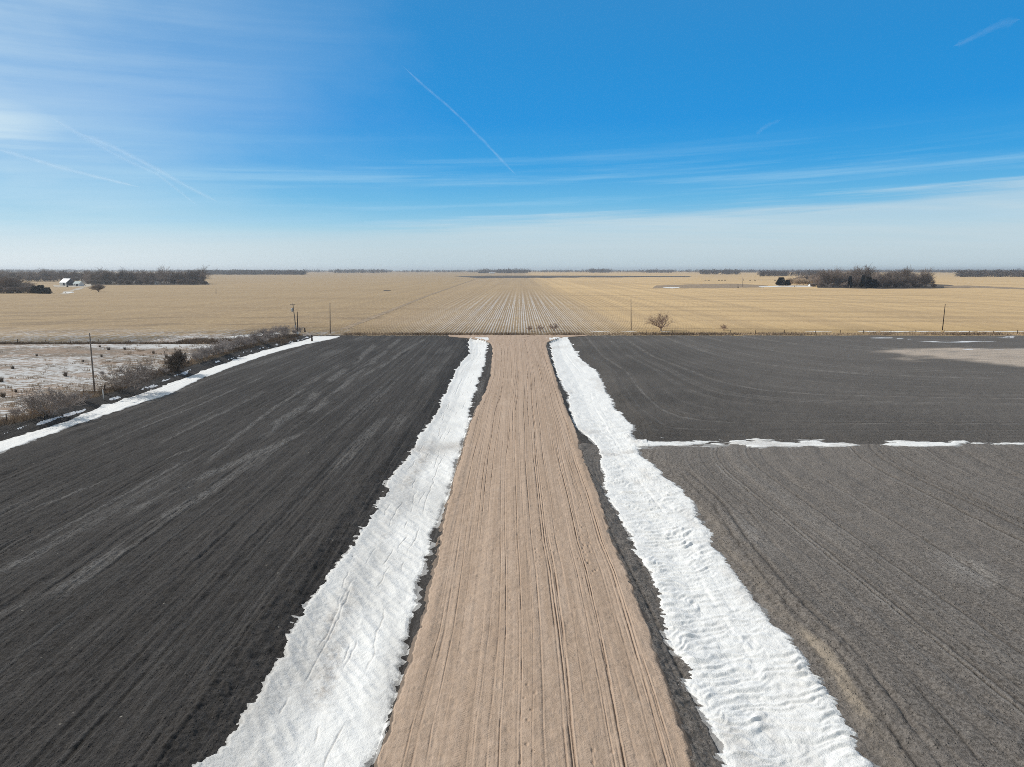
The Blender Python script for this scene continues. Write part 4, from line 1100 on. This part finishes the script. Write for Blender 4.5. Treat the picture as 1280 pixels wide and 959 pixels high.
# ------------------------------------------------------------------ farm buildings
def gable(name, loc, rz, w, d, hw, hr, wall, roof, label, cat='barn', door=True, windows=0, side=None):
    """w along the ridge (local x), d across, walls hw high, ridge hr"""
    root = empty(name, loc, rz)
    m = MB(); b = [(-w/2, -d/2), (w/2, -d/2), (w/2, d/2), (-w/2, d/2)]
    m.face([(*b[0], 0), (*b[1], 0), (*b[1], hw), (*b[0], hw)]); m.face([(*b[2], 0), (*b[3], 0), (*b[3], hw), (*b[2], hw)])
    m.build('wall', wall, root)
    g_ = MB()
    g_.face([(*b[1], 0), (*b[2], 0), (*b[2], hw), (w/2, 0, hr), (*b[1], hw)]); g_.face([(*b[3], 0), (*b[0], 0), (*b[0], hw), (-w/2, 0, hr), (*b[3], hw)])
    g_.build('gable_wall', side or wall, root)
    r = MB(); o_ = .4; sl = (hr - hw) / (d / 2); t = .15
    for s in (-1, 1):
        e = (s * (d/2 + o_), hw - sl * o_)
        top = [(-w/2 - o_, e[0], e[1] + .03), (w/2 + o_, e[0], e[1] + .03), (w/2 + o_, 0, hr + .03), (-w/2 - o_, 0, hr + .03)]
        up = [(p[0], p[1], p[2] + t) for p in top]
        r.face(up if s < 0 else up[::-1]); r.face(top[::-1] if s < 0 else top)
        for i in range(4):
            j = (i + 1) % 4; r.face([top[i], top[j], up[j], up[i]])
    r.build('roof', roof, root)
    if door:
        q = MB(); q.box((w * .15, -d/2 - .05, min(hw * .42, 1.6)), (min(w * .3, 3.5), .08, min(hw * .84, 3.2))); q.build('door', M['wall_dark'] if wall is not M['wall_dark'] else M['white'], root)
    for k in range(windows):
        q = MB(); q.box((-w * .32 + k * w * .25, -d/2 - .05, hw * .6), (.9, .08, 1.0)); q.build('window', M['glass'], root)
    return tag(root, label, cat)
x, y = P(84.5, 357.0)
gable('barn', (x, y, 0), R(-28), 15, 11, 4.0, 8.6, M['white'], M['roof_pale'], 'large barn with a pale shining metal roof before the wood', 'barn', True, 0, M['wall_dark'])  # gable ends darkened in colour to stand for the shaded side
x, y = P(98.5, 357.6)
gable('shed', (x, y, 0), R(-14), 9, 7, 3.0, 5.6, M['white'], M['roof_green'], 'white shed with a blue-green roof beside the large barn', 'shed', True, 1)
x, y = P(198, 355.6)
gable('hut', (x, y - 4, 0), R(10), 4.5, 3.5, 2.6, 4.0, M['white'], M['roof_grey'], 'tiny white hut at the foot of the long wood', 'hut', True, 0)
x, y = P(1015, 358.2)
gable('shed', (x, y, 0), R(8), 7, 4.5, 2.0, 3.2, M['white'], M['roof_grey'], 'low white shed under a dark evergreen by the snow patch', 'shed', True, 1)
x, y = P(1042, 358.8)
gable('house', (x, y, 0), R(80), 6.5, 4.6, 5.2, 8.4, M['white'], M['roof_grey'], 'tall narrow white house with a peaked roof at the end of the wood', 'house', True, 1, M['white'])
x, y = P(602, 341.6)
gable('shed', (x, y, 0), R(0), 34, 16, 6, 10, M['wall_dark'], M['roof_grey'], 'distant dark shed on the horizon beyond the end of the field', 'shed', False)
x, y = P(615, 342.0)
gable('shed', (x, y, 0), R(5), 26, 14, 5, 8, M['white'], M['roof_pale'], 'distant white shed on the horizon beyond the end of the field', 'shed', False)

# ------------------------------------------------------------------ cattle
def make_cow(name):
    pts = [(-1.05, 0, 1.15), (-.5, 0, 1.08), (.1, 0, 1.0), (.65, 0, 1.1), (1.0, 0, 1.05), (1.3, 0, .75), (1.55, 0, .42),
           (-.95, .24, .75), (-1.08, .24, .42), (-1.02, .24, .04), (-.95, -.24, .75), (-1.08, -.24, .42), (-1.02, -.24, .04),
           (.62, .22, .62), (.64, .22, .34), (.64, .22, .04), (.62, -.22, .62), (.64, -.22, .34), (.64, -.22, .04), (-1.22, 0, .95), (-1.26, 0, .45)]
    ed = [(0,1),(1,2),(2,3),(3,4),(4,5),(5,6),(0,7),(7,8),(8,9),(0,10),(10,11),(11,12),(3,13),(13,14),(14,15),(3,16),(16,17),(17,18),(0,19),(19,20)]
    rad = [.34,.40,.42,.40,.28,.19,.13,.17,.08,.07,.17,.08,.07,.14,.075,.065,.14,.075,.065,.05,.035]
    me = bpy.data.meshes.new(name); me.from_pydata(pts, ed, []); o = bpy.data.objects.new(name, me); COL.objects.link(o)
    bpy.context.view_layer.objects.active = o
    md = o.modifiers.new('skin', 'SKIN')
    for i, v in enumerate(me.skin_vertices[0].data): v.radius = (rad[i], rad[i] * (1.1 if i < 4 else 1)); v.use_root = (i == 1)
    o.modifiers.new('sub', 'SUBSURF').render_levels = 1; o.modifiers['sub'].levels = 1
    dg = bpy.context.evaluated_depsgraph_get(); m2 = bpy.data.meshes.new_from_object(o.evaluated_get(dg)); m2.name = name
    bpy.data.objects.remove(o)
    m2.materials.clear(); m2.materials.append(M['hide']); return m2
cow_me = make_cow('cow')
for k, (px, py, a) in enumerate(((881.8, 351.2, .2), (886.0, 351.2, 3.0), (898.6, 351.3, .4), (902.6, 351.3, 2.9), (906.3, 351.2, .1), (937.8, 351.3, 3.3), (943.6, 351.2, .3), (968.6, 351.3, 0.), (929.5, 350.9, 1.2))):
    x, y = P(px, py); o = link(bpy.data.objects.new('cow', cow_me)); o.location = (x, y, 0); o.rotation_euler = (0, 0, a); o.scale = (1.25, 1.25, 1.25)
    tag(o, 'black cow grazing far out on the golden stubble', 'cow', 'black cattle grazing on the golden stubble')

# ------------------------------------------------------------------ contrails: long soft tubes of ice cloud high in the sky
def mk_trail(name, a):
    n = NT(name); o = n.obj()
    f = n.mapr(n.noise(o, .0011, 4, .65), .30, .66, .25 * a, a)
    tr = n.n('ShaderNodeBsdfTransparent'); df = n.n('ShaderNodeBsdfDiffuse'); tl = n.n('ShaderNodeBsdfTranslucent')
    df.inputs['Color'].default_value = (.9, .92, .95, 1); tl.inputs['Color'].default_value = (.9, .92, .95, 1)
    m1 = n.n('ShaderNodeMixShader'); m1.inputs[0].default_value = .5; n.t.links.new(df.outputs[0], m1.inputs[1]); n.t.links.new(tl.outputs[0], m1.inputs[2])
    m2 = n.n('ShaderNodeMixShader'); n.put(m2.inputs[0], f); n.t.links.new(tr.outputs[0], m2.inputs[1]); n.t.links.new(m1.outputs[0], m2.inputs[2])
    n.t.links.new(m2.outputs[0], n.out.inputs['Surface']); return n.m
ALT = 5000.
def sky(px, py):
    dx, dy, dz = ray(px, py); t = (ALT - CAMH) / dz; return np.array((dx * t, dy * t, ALT))
def contrail(label, pts, w0, w1, a, seed):
    rg = np.random.RandomState(seed); W = [sky(*p) for p in pts]
    s = np.linspace(0, 1, len(W)); n_ = 46; q = np.linspace(0, 1, n_)
    C = np.stack([np.interp(q, s, [w[i] for w in W]) for i in range(3)], 1)
    dist = np.linalg.norm(C - np.array((0, 0, CAMH)), axis=1)
    px2m = dist / F
    wob = fbm(q * 9, seed * 1.0 + 0 * q, seed, 3)
    C[:, 0] += wob * px2m * .7
    root = empty('contrail', tuple(C[0])); tag(root, label, 'contrail')
    end = np.clip(np.sin(np.pi * np.clip(q, .001, .999)) * 3, .12, 1)
    for k, sc in enumerate((1., .72, .45, .22)):
        m = MB(); rad = (w0 + (w1 - w0) * q) * px2m * .5 * sc * end * (1 + .25 * fbm(q * 14, 3. + k + 0 * q, seed + k, 2))
        m.tube([tuple(c - C[0]) for c in C], list(np.maximum(rad, 1.)), 14)
        m.build('vapour', mk_trail('contrail_vapour', a), root, True)
contrail('long thin contrail slanting down through the middle of the sky', [(503, 82), (530, 107), (560, 132), (585, 156), (606, 178), (624, 197), (645, 219)], 3.4, 4.2, .016, 1)
contrail('straight contrail low in the hazy part of the sky, under the doubled one', [(-10, 185), (40, 199), (80, 211), (120, 221), (175, 234)], 6., 4., .030, 2)
contrail('doubled contrail running down out of the hazy part of the sky, brighter strand', [(95, 165), (150, 188), (200, 214), (235, 234), (272, 252)], 7., 5., .026, 3)
contrail('doubled contrail running down out of the hazy part of the sky, fainter strand', [(60, 145), (110, 175), (160, 201), (195, 217), (245, 256)], 6., 4., .016, 4)
contrail('short feathery contrail high in the clear corner of the sky', [(1275, 24), (1250, 31), (1225, 42), (1208, 51), (1192, 58)], 9., 4., .014, 5)
contrail('tiny curved contrail above the pale cloud veil', [(976, 150), (963, 155), (953, 161), (946, 168)], 4., 4., .012, 6)

# ------------------------------------------------------------------ sky, sun, haze, camera
SUN_EL, SUN_AZ = R(35), R(-64)          # azimuth from +y towards +x
w = bpy.data.worlds.new('World'); scene.world = w; w.use_nodes = True
nt = w.node_tree; nt.nodes.clear()
class WT(NT):
    def __init__(s, t): s.t = t
n = WT(nt)
out = n.n('ShaderNodeOutputWorld'); bg = n.n('ShaderNodeBackground'); nt.links.new(bg.outputs[0], out.inputs[0])
skyt = n.n('ShaderNodeTexSky', sky_type='NISHITA', sun_disc=False, sun_elevation=SUN_EL, sun_rotation=SUN_AZ, air_density=1.0, dust_density=.4, ozone_density=2.2)
d = n.n('ShaderNodeTexCoord').outputs['Generated']
dx, dy, dz = n.sep(d)
az = n.M('MULTIPLY', n.M('ARCTAN2', dx, dy), 180 / math.pi)
el = n.M('MULTIPLY', n.M('ARCSINE', dz), 180 / math.pi)
STR = .10
E = 1.11
def lin(r, g, b): return tuple((((q / 255) + .055) / 1.055) ** 2.4 / E / STR for q in (r, g, b))
rp = n.n('ShaderNodeValToRGB'); n.put(rp.inputs[0], n.M('DIVIDE', n.M('MAXIMUM', el, 0.), 60.)); cr = rp.color_ramp
stops = [(0, (205, 218, 224)), (1.5, (190, 215, 226)), (3.2, (150, 204, 230)), (5.5, (98, 182, 229)), (8, (48, 160, 226)), (11.5, (20, 146, 221)), (16, (28, 141, 213)), (24, (50, 136, 200)), (33, (88, 124, 160)), (44, (112, 116, 122))]  # highest stops lie out of view, greyed to neutralise the ambient light
while len(cr.elements) < len(stops): cr.elements.new(.5)
for e_, (a_, q_) in zip(cr.elements, stops): e_.position = a_ / 60.; e_.color = (*[v_ * STR for v_ in lin(*q_)], 1)
sc_ = n.mix(1., rp.outputs[0], (1 / STR, 1 / STR, 1 / STR), 'MULTIPLY')
c = n.mix(.93, skyt.outputs[0], sc_)
white = lin(204, 220, 227)
inv = n.M('DIVIDE', 1., n.M('MAXIMUM', n.M('ADD', dz, .06), .03))
pl = n.comb(n.M('MULTIPLY', dx, inv), n.M('MULTIPLY', dy, inv))
plx, ply, _ = n.sep(pl)
st = n.comb(n.M('ADD', n.M('MULTIPLY', plx, .35), n.M('MULTIPLY', ply, .06)), n.M('MULTIPLY', ply, 1.2))
n1 = n.noise(st, .9, 7, .6); n2 = n.noise(pl, .35, 5, .6); n3 = n.noise(n.comb(n.M('MULTIPLY', az, .03), n.M('MULTIPLY', n.M('ADD', el, n.M('MULTIPLY', az, -.03)), .9)), 1.0, 6, .62)
# veil of thin cloud low down, rising to one side
top = n.M('ADD', n.M('ADD', 4.1, n.M('MULTIPLY', az, .050)), n.M('MULTIPLY', n.M('SUBTRACT', n3, .5), 4.2))
veil = n.mapr(n.M('SUBTRACT', top, el), -.4, 1.0, 0, .72)
veil = n.M('MULTIPLY', veil, n.M('MULTIPLY', n.mapr(az, -22., 2., .35, 1.), n.mapr(n1, .34, .62, .72, 1.)))
low_ = n.mapr(n.M('ADD', el, n.M('MULTIPLY', n.M('SUBTRACT', n3, .5), 2.4)), 4.2, -.3, 0, .75)
# streaks between, and the hazy bright side
stre = n.M('MULTIPLY', n.mapr(n3, .45, .72, 0, .48), n.M('MULTIPLY', n.mapr(el, 11., 6.), n.mapr(el, 1., 3.)))
n4 = n.noise(n.comb(n.M('MULTIPLY', az, .045), n.M('MULTIPLY', n.M('ADD', el, n.M('MULTIPLY', az, .12)), .11)), 1.0, 5, .55)
lh = n.M('MULTIPLY', n.mapr(n.M('ADD', az, n.M('MULTIPLY', n.M('SUBTRACT', n4, .5), 34.)), -5., -40., 0, .66), n.mapr(n.M('ADD', n.M('MULTIPLY', n4, 1.), n.M('ADD', n.M('MULTIPLY', n1, .42), n.M('MULTIPLY', n3, .34))), .58, 1.1, .34, 1.))
blob = n.M('MULTIPLY', n.mapr(az, -24., -38.), n.mapr(n.M('ABSOLUTE', n.M('SUBTRACT', n.M('ADD', el, n.M('MULTIPLY', n.M('SUBTRACT', n3, .5), 3.)), n.M('ADD', 9.4, n.M('MULTIPLY', n.M('ADD', az, 36.), -.1)))), .3, 4.6, 1., 0.))
lh = n.M('MAXIMUM', lh, n.M('MULTIPLY', blob, n.mapr(n.M('ADD', n1, n3), .75, 1.2, .55, .92)))
back = n.mapr(dy, .25, -.25)  # unseen sky behind the camera, greyed to take blue out of the ambient
c = n.mix(back, c, lin(150, 156, 163))
c = n.mix(lh, c, lin(214, 234, 243))
c = n.mix(stre, c, lin(165, 210, 238))
c = n.mix(veil, c, white)
wl = n.mix(n.mapr(az, -38., -5.), lin(228, 237, 241), lin(190, 209, 218))
c = n.mix(low_, c, wl)
n.put(bg.inputs['Color'], c); bg.inputs['Strength'].default_value = STR

ld = bpy.data.lights.new('sun', 'SUN'); ld.energy = 3.4; ld.angle = R(.53); ld.color = (1, .94, .85)
lo = bpy.data.objects.new('sun', ld); COL.objects.link(lo)
from mathutils import Vector
sd = Vector((math.sin(SUN_AZ) * math.cos(SUN_EL), math.cos(SUN_AZ) * math.cos(SUN_EL), math.sin(SUN_EL)))
lo.rotation_euler = sd.to_track_quat('Z', 'Y').to_euler()

hz = MB(); hz.box((0, 4200, 17.), (17000, 9200, 44.))
nh = NT('thin_blue_air'); pv = nh.n('ShaderNodeVolumePrincipled')
pv.inputs['Color'].default_value = (.80, .86, .94, 1); pv.inputs['Density'].default_value = .0001; pv.inputs['Anisotropy'].default_value = .3
nh.t.links.new(pv.outputs[0], nh.out.inputs['Volume'])
tag(hz.build('haze', nh.m), kind='stuff')

cd = bpy.data.cameras.new('camera'); co = bpy.data.objects.new('camera', cd); COL.objects.link(co)
cd.sensor_fit = 'HORIZONTAL'; cd.sensor_width = 36; cd.lens = 36 * F / 1280
co.location = (0, 0, CAMH); co.rotation_euler = (R(90) - TH, 0, 0)
cd.clip_start = .5; cd.clip_end = 200000
scene.camera = co

vs = scene.view_settings; vs.view_transform = 'Standard'; vs.look = 'None'; vs.gamma = 1; vs.use_curve_mapping = False; vs.exposure = .15
scene.cycles.max_bounces = 5; scene.cycles.diffuse_bounces = 2; scene.cycles.transparent_max_bounces = 24; scene.cycles.volume_bounces = 0
scene.cycles.use_denoising = False; scene.cycles.filter_width = .85
